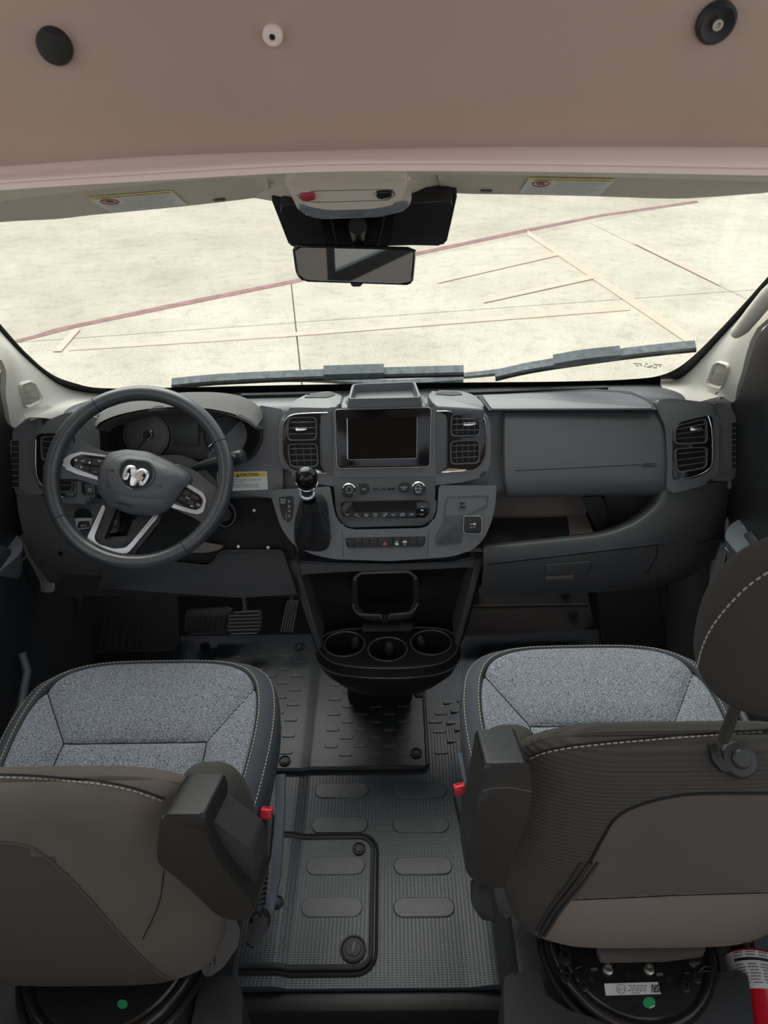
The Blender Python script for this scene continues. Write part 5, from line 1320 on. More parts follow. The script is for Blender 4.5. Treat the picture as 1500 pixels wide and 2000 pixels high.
# ================================================================== PEDALS AND FOOTWELLS
def pedal(name, label, pix, pl, ribs, vertical, m, arm):
    c = pl.at(sum(p[0] for p in pix) / len(pix), sum(p[1] for p in pix) / len(pix))
    t = thing(name, c, label, 'pedal', 'pedals in the driver footwell')
    panel('pedal_pad', rnd(pix, 6 if not vertical else 2), pl, 0, .016, m, t, .003, 2)
    xs = [p[0] for p in pix]; ys = [p[1] for p in pix]
    for i in range(ribs):
        f = (i + .5) / ribs
        if vertical:
            a = Vector(pix[0]).lerp(Vector(pix[1]), f); b = Vector(pix[3]).lerp(Vector(pix[2]), f)
        else:
            y = min(ys) + (max(ys) - min(ys)) * f; i_ = 8 if i in (0, ribs - 1) else 4
            a = Vector((min(xs) + i_ + (6 if i == 0 else 0), y + 1)); b = Vector((max(xs) - i_, y - 1))
        tube('pedal_rib', [pl.at(a.x, a.y, .001), pl.at(b.x, b.y, .001)], .0026, mat('pedal rib rubber', (.10, .10, .10), .5), t, 6)
    tube('pedal_arm', arm, .011, BLACK, t, 10)
    return t
PP = plane3(Vector((-.4, 1.74, .16)), Vector((-.3, 1.74, .16)), Vector((-.35, 1.82, .27)))
pedal('brake_pedal', 'wide ribbed rubber brake pedal beside the accelerator', [(456, 1200), (470, 1193), (506, 1192), (511, 1198), (510, 1228), (500, 1239), (450, 1241), (443, 1232), (446, 1215)], PP, 7, False, RUBBER, [PP.at(480, 1205, -.02), onY(478, 1180, 1.84), onY(474, 1150, 1.90)])
pedal('accelerator_pedal', 'narrow upright accelerator pedal with lengthwise ribs', [(560, 1174), (584, 1172), (573, 1234), (547, 1234)], PP, 5, True, RUBBER, [PP.at(566, 1200, -.02), onY(572, 1160, 1.88)])
# moulded dead-pedal area and footrest behind the brake
fr = thing('footrest_panel', (-.62, 1.82, .12), 'black moulded footwell liner with vertical ribs left of the pedals', 'footwell liner')
FRp = plane3(Vector((-.6, 1.72, .07)), Vector((-.5, 1.72, .07)), Vector((-.55, 1.90, .26)))
panel('liner_panel', rnd([(160, 1150), (345, 1145), (350, 1270), (150, 1280)], 10), FRp, 0, .02, DEADP, fr, .008, 2)
for i in range(6): tube('liner_rib', [FRp.at(204 + i * 14, 1205, .0), FRp.at(196 + i * 14, 1272, .0)], .006, DEADP, fr, 8)
panel('footrest', rnd([(362, 1190), (450, 1184), (458, 1196), (448, 1238), (360, 1240)], 8), FRp, .004, .03, BLACK, fr, .008, 2)
for i in range(7): tube('footrest_rib', [FRp.at(382 + i * 10, 1204, .004), FRp.at(378 + i * 10, 1228, .004)], .0035, BLACK, fr, 8)
lk = thing('kick_panel', (-.88, 1.7, .3), 'small dark grey kick panel low beside the driver door', 'kick panel')
prism('panel_plate', [onY(x, y, 1.72) for x, y in rnd([(122, 1150), (148, 1150), (156, 1175), (152, 1205), (126, 1196), (118, 1180)], 5)], (0, .02, 0), mat('kick panel grey', (.07, .065, .06), .6), lk, .004)
tube('door_check_strap', [onY(96, 1160, 1.66), onY(106, 1190, 1.64), onY(100, 1205, 1.6)], .014, BLACK, lk, 10)
# heat shield board under the passenger dash
hs = thing('passenger_toe_board', (.35, 1.85, .2), 'dark brown moulded board with bolts under the passenger dash', 'toe board')
HPn = plane3(Vector((.3, 1.76, .12)), Vector((.5, 1.76, .12)), Vector((.4, 1.92, .36)))
panel('board', rnd([(900, 1150), (1142, 1136), (1152, 1180), (1160, 1220), (1130, 1232), (890, 1244)], 6), HPn, .0, .03, mat('toe board brown', (.042, .036, .032), .6, bump=.2, bscale=500), hs, .005, 2)
tube('board_crease', [HPn.at(905, 1184, .0005), HPn.at(1148, 1180, .0005)], .0022, mat('toe board edge', (.09, .08, .07), .5), hs, 6)
for x, y in ((1103, 1157), (1118, 1199), (927, 1162)):
    lathe('board_bolt', [(.016, 0), (.016, .004), (.011, .005), (.009, .012), (.004, .012), (.003, .006), (0, .006)], HPn.at(x, y), HPn.n, BLACK, hs, 20)
pw = thing('passenger_footwell_liner', (.7, 1.85, .15), 'black moulded liner at the outer side of the passenger footwell', 'footwell liner')
panel('liner_panel', rnd([(1165, 1140), (1385, 1120), (1400, 1260), (1175, 1260)], 10), HPn, -.04, .02, DEADP, pw, .008, 2)
tube('liner_rib', [HPn.at(1292, 1130, -.035), HPn.at(1300, 1180, -.035), HPn.at(1318, 1250, -.035)], .016, DEADP, pw, 10)

# ================================================================== FLOOR MAT AND HATCH COVER
mt = thing('floor_mat', (-.15, 1.5, .01), 'black rubber floor mat with raised lugs between driver footwell and aisle', 'floor mat')
mx1 = onZ(835, 1495, .01).x; my0 = onZ(720, 1500, .01).y
xs_ = [-.56, -.40, -.30, -.235, -.222, -.202, -.195, -.15, -.05, .05, mx1 - .01, mx1]
strip('mat_sheet', xs_, lambda x: my0 - .012 * (x < -.21) + (.008 if x > mx1 - .005 else 0), 1.80, .012, .011, MATM, mt)
tube('mat_edge', [Vector((x, my0 - .012 * (x < -.21), zf(x) + .010)) for x in xs_[:-1]] + [Vector((mx1, my0 + .01, .010)), Vector((mx1, 1.5, .010)), Vector((mx1, 1.80, .010))], .006, MATM, mt, 8)
lug0 = None; cnt = 0
y_ = my0 + .045; row = 0
while y_ < 1.76:
    x = -.53 + (row % 2) * .043
    while x < mx1 - .035:
        if not (-.262 < x < -.172):
            p = Vector((x, y_, zf(x) + .0145))
            if lug0 is None:
                lug0 = pill('mat_lug', 0, 0, .040, .0125, 0, .004, LUG, mt, 4); lug0.location = p; WORLD[lug0.name] = Matrix.Translation(p)
            else: dup(lug0, mt, p)
            cnt += 1
        x += .086
    y_ += .030; row += 1
def fastener(x, y, r, z, parent):
    p = onZ(x, y, z)
    f = lathe('fastener', [(r, -.002), (r, .003), (r * .86, .004), (r * .8, .001), (r * .62, .001), (r * .58, .003), (0, .003)], (p.x, p.y, z), (0, 0, 1), BLACK, parent, 28)
    box('fastener_slot', (p.x, p.y, z + .0035), r * .28, r * 1.0, .003, LUG, f, .001, R=Matrix.Rotation(-.2, 3, 'Z'))
for x, y in ((556, 1486), (813, 1471), (585, 1264), (818, 1354), (400, 1262)): fastener(x, y, .0165, .014 + zf(onZ(x, y, .02).x), mt)
hc = thing('hatch_cover', (-.2, .95, .01), 'black ribbed hatch cover with twist fasteners in the aisle floor', 'hatch cover')
hp_ = [onZ(x, y, .006) for x, y in ((500, 1640), (700, 1637), (728, 1660), (724, 1868), (706, 1890), (500, 1893))]
x1 = hp_[2].x; y1 = hp_[1].y; y0 = hp_[4].y
CR = .035
xs_ = [-.31, -.26, -.235, -.222, -.202, -.195, -.15, x1 - CR] + [x1 - CR + CR * sin(radians(k)) for k in (15, 30, 45, 60, 75, 85, 90)]
arc = lambda x: 0 if x < x1 - CR else CR - sqrt(max(0, CR ** 2 - (x - x1 + CR) ** 2))
f0 = lambda x: y0 + arc(x); f1 = lambda x: y1 - arc(x)
strip('cover_plate', xs_, f0, f1, .009, .008, FLOORM, hc)
lipc = [Vector((x, f1(x), zf(x) + .009)) for x in xs_] + [Vector((x, f0(x), zf(x) + .009)) for x in xs_[::-1]]
tube('cover_rim', lipc, .0055, MATM, hc, 8)
CR2 = CR + .012
lip2 = [Vector((x, y1 + .012, zf(x) + .003)) for x in xs_[:8]] + [Vector((x1 - CR + CR2 * sin(radians(k)), y1 - CR + CR2 * cos(radians(k)), .003)) for k in (15, 30, 45, 60, 75, 90)] + [Vector((x1 - CR + CR2 * sin(radians(k)), y0 + CR - CR2 * cos(radians(k)), .003)) for k in (90, 75, 60, 45, 30, 15)] + [Vector((x, y0 - .012, zf(x) + .003)) for x in xs_[:8][::-1]]
tube('hatch_gap', lip2, .004, DEEP, hc, 8)
for lx, y, w in ((655, 1690, 116), (648, 1771, 121)):
    p = onZ(lx, y, .012); e = onZ(lx + w / 2, y, .012)
    pill('tread_pad', p.x, p.y, 2 * (e.x - p.x), .048, .0112, .004, LUG, hc)
fastener(701, 1658, .0165, .0105, hc); fastener(541, 1762, .016, .022, hc); fastener(690, 1853, .030, .0105, hc)

# ================================================================== SEATS
def project(p):
    d = p - CP; z = d.dot(Fw); return 750 + FPX * d.dot(RX) / z, 1000 - FPX * d.dot(UP) / z
def inpoly(x, y, poly):
    c = False; n = len(poly)
    for i in range(n):
        (x1, y1), (x2, y2) = poly[i], poly[i - 1]
        if (y1 > y) != (y2 > y) and x < (x2 - x1) * (y - y1) / (y2 - y1) + x1: c = not c
    return c
CUO = [(0, 0), (.08, -.001), (.14, -.006), (.19, -.022), (.23, -.053), (.258, -.10), (.272, -.16), (.276, -.23), (.272, -.31), (.262, -.40), (.245, -.47), (.18, -.51), (.08, -.52)]
CUO = CUO + [(-x, y) for x, y in CUO[::-1] if x > 0] [:]
def cushion(xc, yf, z0, parent):
    out = [Vector((p.x, p.y)) for p in smooth2(CUO, True, 7)]
    C0 = Vector((0, -.25)); n = len(out)
    seams = [((-.144, -.245), (.144, -.245)), ((.144, -.245), (.236, -.10)), ((-.144, -.245), (-.236, -.10)), ((.144, -.245), (.152, -.46)), ((-.144, -.245), (-.152, -.46))]
    def segd(p, a, b):
        a, b = Vector(a), Vector(b); t = max(0, min(1, (p - a).dot(b - a) / (b - a).length_squared)); return (p - a - (b - a) * t).length
    def hgt(p, r):
        z = 0
        if r < .87:
            d = min(segd(p, a, b) for a, b in seams)
            z += .010 * (1 - math.exp(-(d / .022) ** 1.3)) - .004 * math.exp(-(d / .004) ** 2)
        else: z += .010
        z += .016 * max(0, abs(p.x) - .13) / .14 * (1 if p.y < -.1 else max(0, -p.y / .1))   # raised side bolsters
        z -= .006 * math.exp(-((r - .865) / .012) ** 2)
        z -= .030 * max(0, (r - .86) / .14) ** 2
        z += -.020 * max(0, (-.12 - p.y)) / .4 - .05 * max(0, p.y + .10) ** 2 / .01 * .3
        return z
    rads = [i / 52 * .84 for i in range(53)] + [.85, .86, .866, .872, .88, .90, .93, .96, .985, 1.0]
    V, F, mi = [], [], []
    for r in rads:
        for p in out:
            q = C0 + (p - C0) * r; V.append(Vector((xc + q.x, yf + q.y, z0 + hgt(q, r))))
    for dz, s in ((-.012, 1.012), (-.035, 1.018), (-.07, 1.01), (-.10, .985), (-.115, .95)):
        for p in out:
            q = C0 + (p - C0) * s; V.append(Vector((xc + q.x, yf + q.y, z0 + hgt(C0 + (p - C0), 1.0) + dz)))
    nr = len(rads) + 5; k86 = rads.index(.866)
    f1, f2 = [], []
    for k in range(nr - 1):
        for i in range(n):
            j = (i + 1) % n; f = (k * n + i, k * n + j, (k + 1) * n + j, (k + 1) * n + i); (f1 if k < k86 else f2).append(f)
    f2.append(tuple((nr - 1) * n + i for i in range(n)))
    def part(name, fs, m, label):
        used = sorted({q for f in fs for q in f}); ix = {q: i for i, q in enumerate(used)}
        return mk(name, [V[q] for q in used], [tuple(ix[q] for q in f) for f in fs], m, parent, 60, label)
    a = part('seat_cushion', f1, WEAVE, 'speckled grey woven seat cushion'); b = part('cushion_border', f2, BORDER, 'dark blue-grey cushion border')
    lineat = lambda r, dz: [Vector((xc + (C0 + (p - C0) * r).x, yf + (C0 + (p - C0) * r).y, z0 + hgt(C0 + (p - C0) * r, r) + dz)) for p in out + out[:1]]
    stitches('border_stitching', lineat(.885, .0012), STITCH, b, .005, .003, .0009)
    stitches('border_stitching', lineat(.988, .002), STITCH, b, .005, .003, .0009)
    tube('border_seam', lineat(.866, .0005)[:-1], .0014, SEAM, b, 5, True)
    for s_ in seams:
        A, B = Vector(s_[0]), Vector(s_[1])
        ps = []
        for t in [i / 10 for i in range(11)]:
            p = A.lerp(B, t); ps.append(Vector((xc + p.x, yf + p.y, z0 + hgt(p, .5) + .0012)))
        tube('cushion_seam', ps, .0013, SEAM, a, 5)
    return a, b

def backrest(xc, dy, dz, regions, parent, kz=1.0):
    """regions: list of (name, pixel polygon, material) cut out of the cover; the rest is the cover itself"""
    lev = [(.440, .600, .03, .170), (.444, .585, .06, .190), (.456, .570, .085, .206), (.480, .558, .105, .222), (.52, .550, .12, .236), (.56, .546, .13, .246), (.61, .547, .133, .254), (.66, .553, .133, .26), (.71, .562, .13, .264), (.76, .575, .125, .265),
           (.80, .587, .12, .264), (.84, .599, .11, .259), (.87, .609, .10, .252), (.893, .620, .085, .243), (.908, .632, .062, .230), (.916, .648, .034, .212), (.918, .660, .01, .195)]
    lv = smooth2(lev, False, 14)
    n = 240; V = []
    for z, yr, th, hw in lv:
        for i in range(n):
            a = 2 * pi * i / n; ca, sa = cos(a), sin(a)
            x = hw * (abs(ca) ** .55) * (1 if ca > 0 else -1); y = yr + th / 2 + th / 2 * (abs(sa) ** .75) * (1 if sa > 0 else -1)
            u = abs(x) / .265
            drop = .075 * max(0, u - .35) ** 2.2 * max(0, (z - .70) / .22)
            wing = .018 * max(0, u - .5) * (1 if sa < 0 else .2)          # rear face wraps forward at the sides
            V.append(Vector((xc + x, y + dy + wing * 1.4, .44 + (z - .44) * kz + dz - drop)))
    m_ = len(lv); faces = {}
    for k in range(m_ - 1):
        for i in range(n):
            j = (i + 1) % n; f = (k * n + i, k * n + j, (k + 1) * n + j, (k + 1) * n + i)
            c = (V[f[0]] + V[f[2]]) / 2; key = 0
            if sin(2 * pi * (i + .5) / n) < .3:
                px = project(c)
                for q, (nm, poly, mt_) in enumerate(regions):
                    if inpoly(px[0], px[1], poly): key = q + 1; break
            faces.setdefault(key, []).append(f)
    faces[0].append(tuple(range(n))); faces[0].append(tuple((m_ - 1) * n + i for i in range(n)))
    objs = []
    for key, fs in faces.items():
        used = sorted({q for f in fs for q in f}); ix = {q: i for i, q in enumerate(used)}
        nm, _, mt_ = regions[key - 1] if key else ('backrest', None, RIBBED)
        objs.append(mk(nm, [V[q] for q in used], [tuple(ix[q] for q in f) for f in fs], mt_, parent, 60))
    return objs

def rounded(name, c, sx, sy, sz, m, parent, p=2.6, R=None, nu=40, nv=24, label=None):
    V, F = [], []
    pw = lambda v, e: abs(v) ** e * (1 if v >= 0 else -1)
    e = 2 / p
    for k in range(nv + 1):
        b = -pi / 2 + pi * k / nv
        for i in range(nu):
            a = 2 * pi * i / nu
            v = Vector((sx * pw(cos(b), e) * pw(cos(a), e), sy * pw(cos(b), e) * pw(sin(a), e), sz * pw(sin(b), e)))
            if R is not None: v = R @ v
            V.append(Vector(c) + v)
    for k in range(nv):
        for i in range(nu): F.append((k * nu + i, k * nu + (i + 1) % nu, (k + 1) * nu + (i + 1) % nu, (k + 1) * nu + i))
    return mk(name, V, F, m, parent, 60, label)

# ---------------------------------------------------------------- driver seat
ds = thing('bucket_seat', (-.47, .85, .03), 'grey speckled driver seat without headrest behind the steering wheel', 'seat', 'front seats')
cushion(-.47, 1.182, .592, ds)
low = [(-80, 1640), (0, 1645), (60, 1655), (110, 1690), (170, 1750), (240, 1830), (300, 1890), (350, 1920), (400, 1935), (420, 2010), (-80, 2010)]
bo = backrest(-.485, .0, -.038, [('backrest_lower_panel', low, BACKF)], ds, .922)
for o in bo:
    if o.name.startswith('backrest_lower'): o.data.materials[0] = mat('driver back lower cloth', (.066, .060, .050), .92, bump=.4, bscale=800)
    else: o.data.materials[0] = mat('driver back cloth', (.128, .108, .090), .92, bump=.5, bscale=800, var=.12, vscale=9)
TL = bvh(*bo)
def seamline(T, pix, r, m, parent, name='back_seam', lift=.0005):
    ps = drape(T, [(p.x, p.y) for p in smooth2(pix, False, 5)], lift)
    return tube(name, ps, r, m, parent, 6)
def stitchline(T, pix, parent, r=.0009, ln=.006, gap=.0035, lift=.0012):
    return stitches('back_stitching', drape(T, [(p.x, p.y) for p in smooth2(pix, False, 6)], lift), STITCH, parent, ln, gap, r)
seamline(TL, low[:10], .0028, mat('piping brown', (.085, .068, .055), .9), ds, 'back_piping')
tops = [(-60, 1516), (0, 1519), (60, 1521), (130, 1526), (200, 1533), (260, 1545), (322, 1566)]
seamline(TL, [(x, y - 6) for x, y in tops], .0016, SEAM, ds); stitchline(TL, tops, ds)
seamline(TL, [(320, 1700), (314, 1750), (300, 1790), (279, 1833)], .0010, SEAM, ds)
rounded('side_bolster', (-.245, .69, .638), .062, .075, .165, mat('bolster cloth', (.060, .058, .052), .9, bump=.4, bscale=800), ds, 2.8)
tb_ = bvh(ds.children[-1])
stitchline(tb_, [(325, 1571), (350, 1573), (385, 1574), (420, 1569), (445, 1566), (458, 1578)], ds, .0010, .005, .003)
seamline(tb_, [(325, 1566), (350, 1568), (385, 1569), (420, 1564), (442, 1561)], .0013, SEAM, ds)
stitchline(tb_, [(312, 1540), (345, 1536), (380, 1534), (410, 1536)], ds, .0009, .005, .003)
# folded armrest
AP = Plane((-.26, .54, .75), (-.05, -.92, .38))
panel('armrest', rnd([(314, 1594), (330, 1590), (398, 1590), (404, 1605), (406, 1640), (418, 1668), (450, 1715), (496, 1768), (497, 1785), (484, 1796), (458, 1798), (425, 1790), (390, 1755), (345, 1715), (308, 1688), (306, 1660)], [12, 10, 12, 14, 20, 20, 20, 10, 10, 14, 14, 20, 20, 20, 20, 20], 6), AP, .0, .10, ARM, ds, .026, 6)
panel('armrest_plate', rnd([(400, 1596), (416, 1603), (448, 1628), (490, 1660), (497, 1676), (498, 1766), (486, 1756), (440, 1696), (412, 1645)], 6), AP, -.03, .07, mat('armrest side plate', (.040, .039, .038), .45), ds, .006, 2)
tube('armrest_seam', [AP.at(x, y, -.012) for x, y in [(308, 1645), (330, 1640), (380, 1642), (402, 1650), (416, 1674), (450, 1722), (494, 1776)]], .0012, SEAM, ds, 6)
panel('armrest_mark', rect(490, 1734, 492.5, 1742), AP, -.027, .004, PRINT, ds, 0)
# side shield of the seat
SH = Plane(onZ(430, 1840, .42), (.45, -.70, .55)); SHM = mat('seat side shield', (.060, .054, .050), .5)
panel('side_shield', rnd([(396, 1778), (440, 1784), (464, 1800), (470, 1820), (464, 1850), (436, 1890), (402, 1914), (392, 1890)], 10), SH, 0, .03, SHM, ds, .006, 2)
for i in range(2): tube('shield_groove', [SH.at(x + i * 9, y, .0003) for x, y in ((408, 1786), (411, 1820), (409, 1860), (411, 1884))], .0016, ARM, ds, 6)
# ---------------------------------------------------------------- passenger seat
ps_ = thing('bucket_seat', (.47, .88, .03), 'grey speckled passenger seat with a tall dark headrest', 'seat', 'front seats')
cushion(.4655, 1.209, .592, ps_)
lowr = [(1600, 1546), (1500, 1549), (1400, 1549), (1330, 1553), (1260, 1568), (1205, 1595), (1175, 1640), (1150, 1685), (1100, 1752), (1034, 1838), (1034, 1900), (1600, 1900)]
band = [(1118, 1756), (1200, 1753), (1330, 1747), (1500, 1742), (1600, 1739), (1600, 1900), (1040, 1900), (1034, 1838)]
def bk_regions(): return [('backrest_bottom_panel', band, BACKL), ('backrest_middle_panel', lowr, BACKF)]
br = backrest(.475, .03, .010, bk_regions(), ps_, .92)
for o in br:
    if o.name.startswith('backrest_bottom'): o.data.materials[0] = mat('passenger back bottom cloth', (.25, .205, .18), .92, bump=.3, bscale=800)
    elif o.name.startswith('backrest_middle'): o.data.materials[0] = mat('passenger back middle cloth', (.125, .104, .092), .92, bump=.5, bscale=800, var=.1, vscale=8)
TR = bvh(*br)
seamline(TR, lowr[:10], .0022, SEAM, ps_)
seamline(TR, [(1118, 1757), (1200, 1754), (1330, 1748), (1500, 1743)], .0010, SEAM, ps_)
zp = [(1152, 1684), (1120, 1730), (1085, 1775), (1048, 1836)]
for dx, r_ in ((-16, .003), (0, .0035), (16, .003)):
    seamline(TR, [(x + dx * (1 - i * .12), y) for i, (x, y) in enumerate(zp)], r_, mat('zip flap', (.045, .040, .036), .8), ps_, 'zip_flap')
seamline(TR, [(x + 5, y) for x, y in zp], .0012, SEAM, ps_, 'zipper')
tr_ = [(1036, 1482), (1060, 1472), (1110, 1462), (1180, 1454), (1260, 1447), (1350, 1440), (1450, 1433), (1500, 1430)]
stitchline(TR, tr_, ps_); seamline(TR, [(x, y - 5) for x, y in tr_], .0014, SEAM, ps_)
seamline(TR, [(1050, 1846), (1120, 1852), (1200, 1848), (1300, 1844), (1400, 1840), (1500, 1836)], .0018, mat('hem grey', (.16, .14, .125), .9), ps_, 'back_hem')
rounded('side_bolster', (.235, .725, .675), .062, .075, .165, mat('bolster cloth', (.06, .06, .06), .9), ps_, 2.8)
tb_ = bvh(ps_.children[-1])
stitchline(tb_, [(962, 1488), (985, 1494), (1010, 1493), (1035, 1486)], ps_, .0010, .005, .003)
stitchline(tb_, [(985, 1468), (1010, 1459), (1040, 1457)], ps_, .0009, .005, .003)
AR = Plane((.2, .55, .75), (.02, -.93, .36))
panel('armrest', rnd([(946, 1492), (1026, 1489), (1034, 1497), (1041, 1548), (1030, 1600), (1006, 1660), (992, 1720), (984, 1733), (962, 1737), (920, 1716), (910, 1702), (912, 1670), (928, 1590), (940, 1530)], [12, 12, 10, 20, 24, 24, 12, 10, 10, 12, 12, 20, 24, 24], 6), AR, .0, .09, ARM, ps_, .024, 6)
panel('armrest_plate', rnd([(940, 1535), (946, 1500), (950, 1560), (930, 1660), (918, 1714), (908, 1695), (914, 1650), (930, 1580)], 4), AR, -.03, .06, ARM, ps_, .005, 2)
tube('armrest_seam', [AR.at(x, y, .0006) for x, y in [(944, 1545), (960, 1539), (1000, 1538), (1038, 1546)]], .0010, mat('seam light', (.11, .10, .09), .6), ps_, 6)
SH2 = Plane(onZ(985, 1745, .46), (-.35, -.72, .6))
panel('side_shield', rnd([(966, 1690), (990, 1700), (1006, 1740), (1012, 1775), (1000, 1795), (978, 1790), (964, 1740)], 8), SH2, 0, .03, SHM, ps_, .005, 2)
# headrest
hr_R = Matrix.Rotation(radians(-6), 3, 'X')
hrc = (.585, .675, 1.115)
hrest = rounded('headrest', hrc, .143, .062, .135, mat('headrest cloth', (.050, .044, .037), .92, bump=.5, bscale=800), ps_, 2.5, hr_R, 64, 40)
TH_ = bvh(hrest)
stitchline(TH_, [(1500, 1118), (1460, 1146), (1420, 1187), (1390, 1228), (1372, 1268), (1362, 1310)], hrest, .0010, .006, .0035)
lathe('headrest_post', [(.0085, 0), (.0085, .16)], (.522, .675, .90), (0, 0, 1), mat('headrest post', (.09, .085, .08), .35, .4), hrest, 16)
lathe('headrest_post', [(.0085, 0), (.0085, .16)], (.640, .675, .90), (0, 0, 1), mat('headrest post', (.09, .085, .08), .35, .4), hrest, 16)
h = drape(TR, [(1441, 1484)], 0)[0]
gd = Vector((0, -.55, .84)).normalized()
lathe('post_guide', [(.026, -.004), (.026, .004), (.023, .009), (.014, .010), (.013, .016), (.011, .018), (0, .018)], h, gd, mat('post guide', (.045, .042, .04), .35), ps_, 32)
GP = Plane(h + gd * .003, gd)
panel('guide_button', rnd([(1386, 1452), (1402, 1450), (1410, 1480), (1432, 1506), (1412, 1508), (1392, 1485)], 6), GP, .008, .012, ARM, ps_, .003)

# ================================================================== SEAT BELT BUCKLES AND BRACKETS
def buckle(label, top, mid, low):
    A, B, C_ = onZ(*top), onZ(*mid), onZ(*low)
    t = thing('seat_belt_buckle', C_, label, 'buckle', 'seat belt buckles by the aisle')
    ax_ = (A - B).normalized(); sd = Vector((1, 0, 0)); sd = (sd - ax_ * sd.dot(ax_)).normalized(); nr = ax_.cross(sd)
    if nr.dot(CP - A) < 0: nr = -nr
    R_ = Matrix((sd, nr, ax_)).transposed()
    L = (A - B).length
    box('buckle_body', (A + B) / 2, .030, .020, L, mat('buckle plastic', (.022, .022, .024), .3), t, .006, 3, R_)
    box('release_button', A + nr * .002 + ax_ * .003, .021, .019, .018, RED, t, .003, 2, R_, label='red release button')
    box('buckle_slot', A + ax_ * .0115 + nr * .001, .012, .004, .003, mat('slot dark red', (.25, .01, .02), .5), t, 0, 1, R_)
    tube('buckle_stalk', [B + ax_ * .004, B.lerp(C_, .5), C_], .009, BLACK, t, 12)
    for i in range(9):
        p = B.lerp(C_, (i + .5) / 9.5)
        tube('stalk_rib', [p + (sd * cos(a) * 1.15 + nr * sin(a)) * .0095 for a in [2 * pi * k / 16 for k in range(16)]], .0028, RUBBER, t, 6, True)
    return t
buckle('seat belt buckle with red button beside the driver seat', (521, 1590, .56), (513, 1682, .49), (505, 1775, .42))
buckle('seat belt buckle with red button beside the passenger seat', (898, 1543, .56), (915, 1625, .49), (936, 1712, .42))
def bracket(t, p0, p1, pix, foot, zf_):
    a, b = onZ(*p0), onZ(*p1); pl = plane3(a, b, a + Vector((.1, 0, 0)))
    panel('bracket_bar', rnd(pix, 3), pl, 0, .02, BLUEG, t, .003, 2)
    pf = Plane(onZ(*foot[0], zf_), (0, -.7, .7))
    panel('bracket_foot', rnd(foot, 8), pf, .0, .03, BLACK, t, .008, 3)
bracket(ds, (547, 1512, .50), (532, 1790, .36), [(538, 1513), (556, 1511), (554, 1600), (547, 1710), (533, 1780), (514, 1818), (526, 1740), (536, 1620)], [(486, 1796), (505, 1782), (522, 1788), (524, 1812), (508, 1845), (492, 1858), (478, 1848)], .38)
bracket(ps_, (904, 1470, .50), (950, 1700, .38), [(893, 1471), (912, 1469), (926, 1530), (944, 1600), (958, 1700), (946, 1700), (930, 1640), (914, 1560)], [(922, 1728), (945, 1720), (958, 1740), (962, 1790), (968, 1800), (942, 1798), (922, 1770)], .40)

# ================================================================== SEAT PEDESTALS AND SWIVELS
def pedestal(label, s, xc, y0, y1, ztop, m):
    t = thing('seat_pedestal', (xc, (y0 + y1) / 2, .03), label, 'seat pedestal', 'seat pedestals')
    box('pedestal_box', (xc, (y0 + y1) / 2, (ztop - .04 + .03) / 2), .42, y1 - y0, ztop - .06, BASE, t, .012, 2)
    return t
def swivel(label, s, c, z, r):
    t = thing('swivel_plate', (c[0], c[1], z), label, 'swivel', 'seat swivel plates')
    lathe('turntable', [(r * .97, -.02), (r * .97, 0), (r * .93, .004), (0, .004)], (c[0], c[1], z), (0, 0, 1), SWIV, t, 72)
    tube('turntable_rim', [(c[0] + (r + .004) * cos(a), c[1] + (r + .004) * sin(a), z - .002) for a in [2 * pi * k / 72 for k in range(72)]], .010, SWIV, t, 10, True)
    tube('turntable_track', [(c[0] + (r + .022) * cos(a), c[1] + (r + .022) * sin(a), z - .016) for a in [2 * pi * k / 72 for k in range(72)]], .007, SWIV, t, 8, True)
    return t
SZ = .40
pp = pedestal('dark plastic seat pedestal under the passenger seat', 1, .475, .42, 1.0, .36, BASE)
for pts in ([(984, 1912), (992, 1902), (1046, 1896), (1056, 1902), (1066, 1944), (1110, 1972), (1170, 1992), (1230, 2000), (1230, 2030), (985, 2030)], [(1396, 1900), (1440, 1893), (1460, 1904), (1466, 1940), (1476, 2030), (1230, 2030), (1230, 2000), (1310, 1990), (1360, 1970), (1394, 1946)]):
    prism('pedestal_cover', [onZ(x, y, .392) for x, y in rnd(pts, 4)], (0, 0, -.16), BASE, pp, .008, 3)
cR = onZ(1228, 1836, SZ)
sr = swivel('black round swivel plate with white label under the passenger seat', 1, (cR.x, cR.y), SZ, .132)
SP = Plane((0, 0, SZ + .0045), (0, 0, 1))
lb = panel('maker_label', [(1180, 1921), (1285, 1918), (1291, 1941), (1183, 1944)], SP, .001, .001, WHITE, sr, 0, label='white printed maker label')
text('ISRI', SP.at(1289, 1923, .001), SP.at(1272, 1923.5, .001), SP.at(1289.5, 1939, .001), TXTBLK, lb, bold=.03)
for i in range(4):
    a, b = ((1264, 1226), (1262, 1230), (1262, 1224), (1250, 1232))[i]; yy = 1924.5 + i * 4.6
    n_w = 5
    for w in range(n_w):
        u, v = a + (b - a) * w / n_w, a + (b - a) * (w + .72) / n_w
        prism('print_line', [SP.at(x, y, .0013) for x, y in ((u, yy), (v, yy + .2), (v, yy + 2), (u, yy + 1.8))], (0, 0, -.0003), LBLTXT, lb)
tube('label_stamp', [SP.at(1213 + 9 * cos(a), 1932 + 9 * sin(a), .001) for a in [2 * pi * k / 24 for k in range(24)]], .0005, LBLTXT, lb, 5, True)
text('K 107', SP.at(1220, 1929, .001), SP.at(1206, 1929.5, .001), SP.at(1220, 1936, .001), LBLTXT, lb)
gpts = [SP.at(1268 + 12 * cos(a), 1958 + 11 * sin(a), .001) for a in [2 * pi * k / 28 for k in range(28)]]
prism('green_dot', gpts, (0, 0, -.0008), GREEN, sr, 0, label='round green sticker')
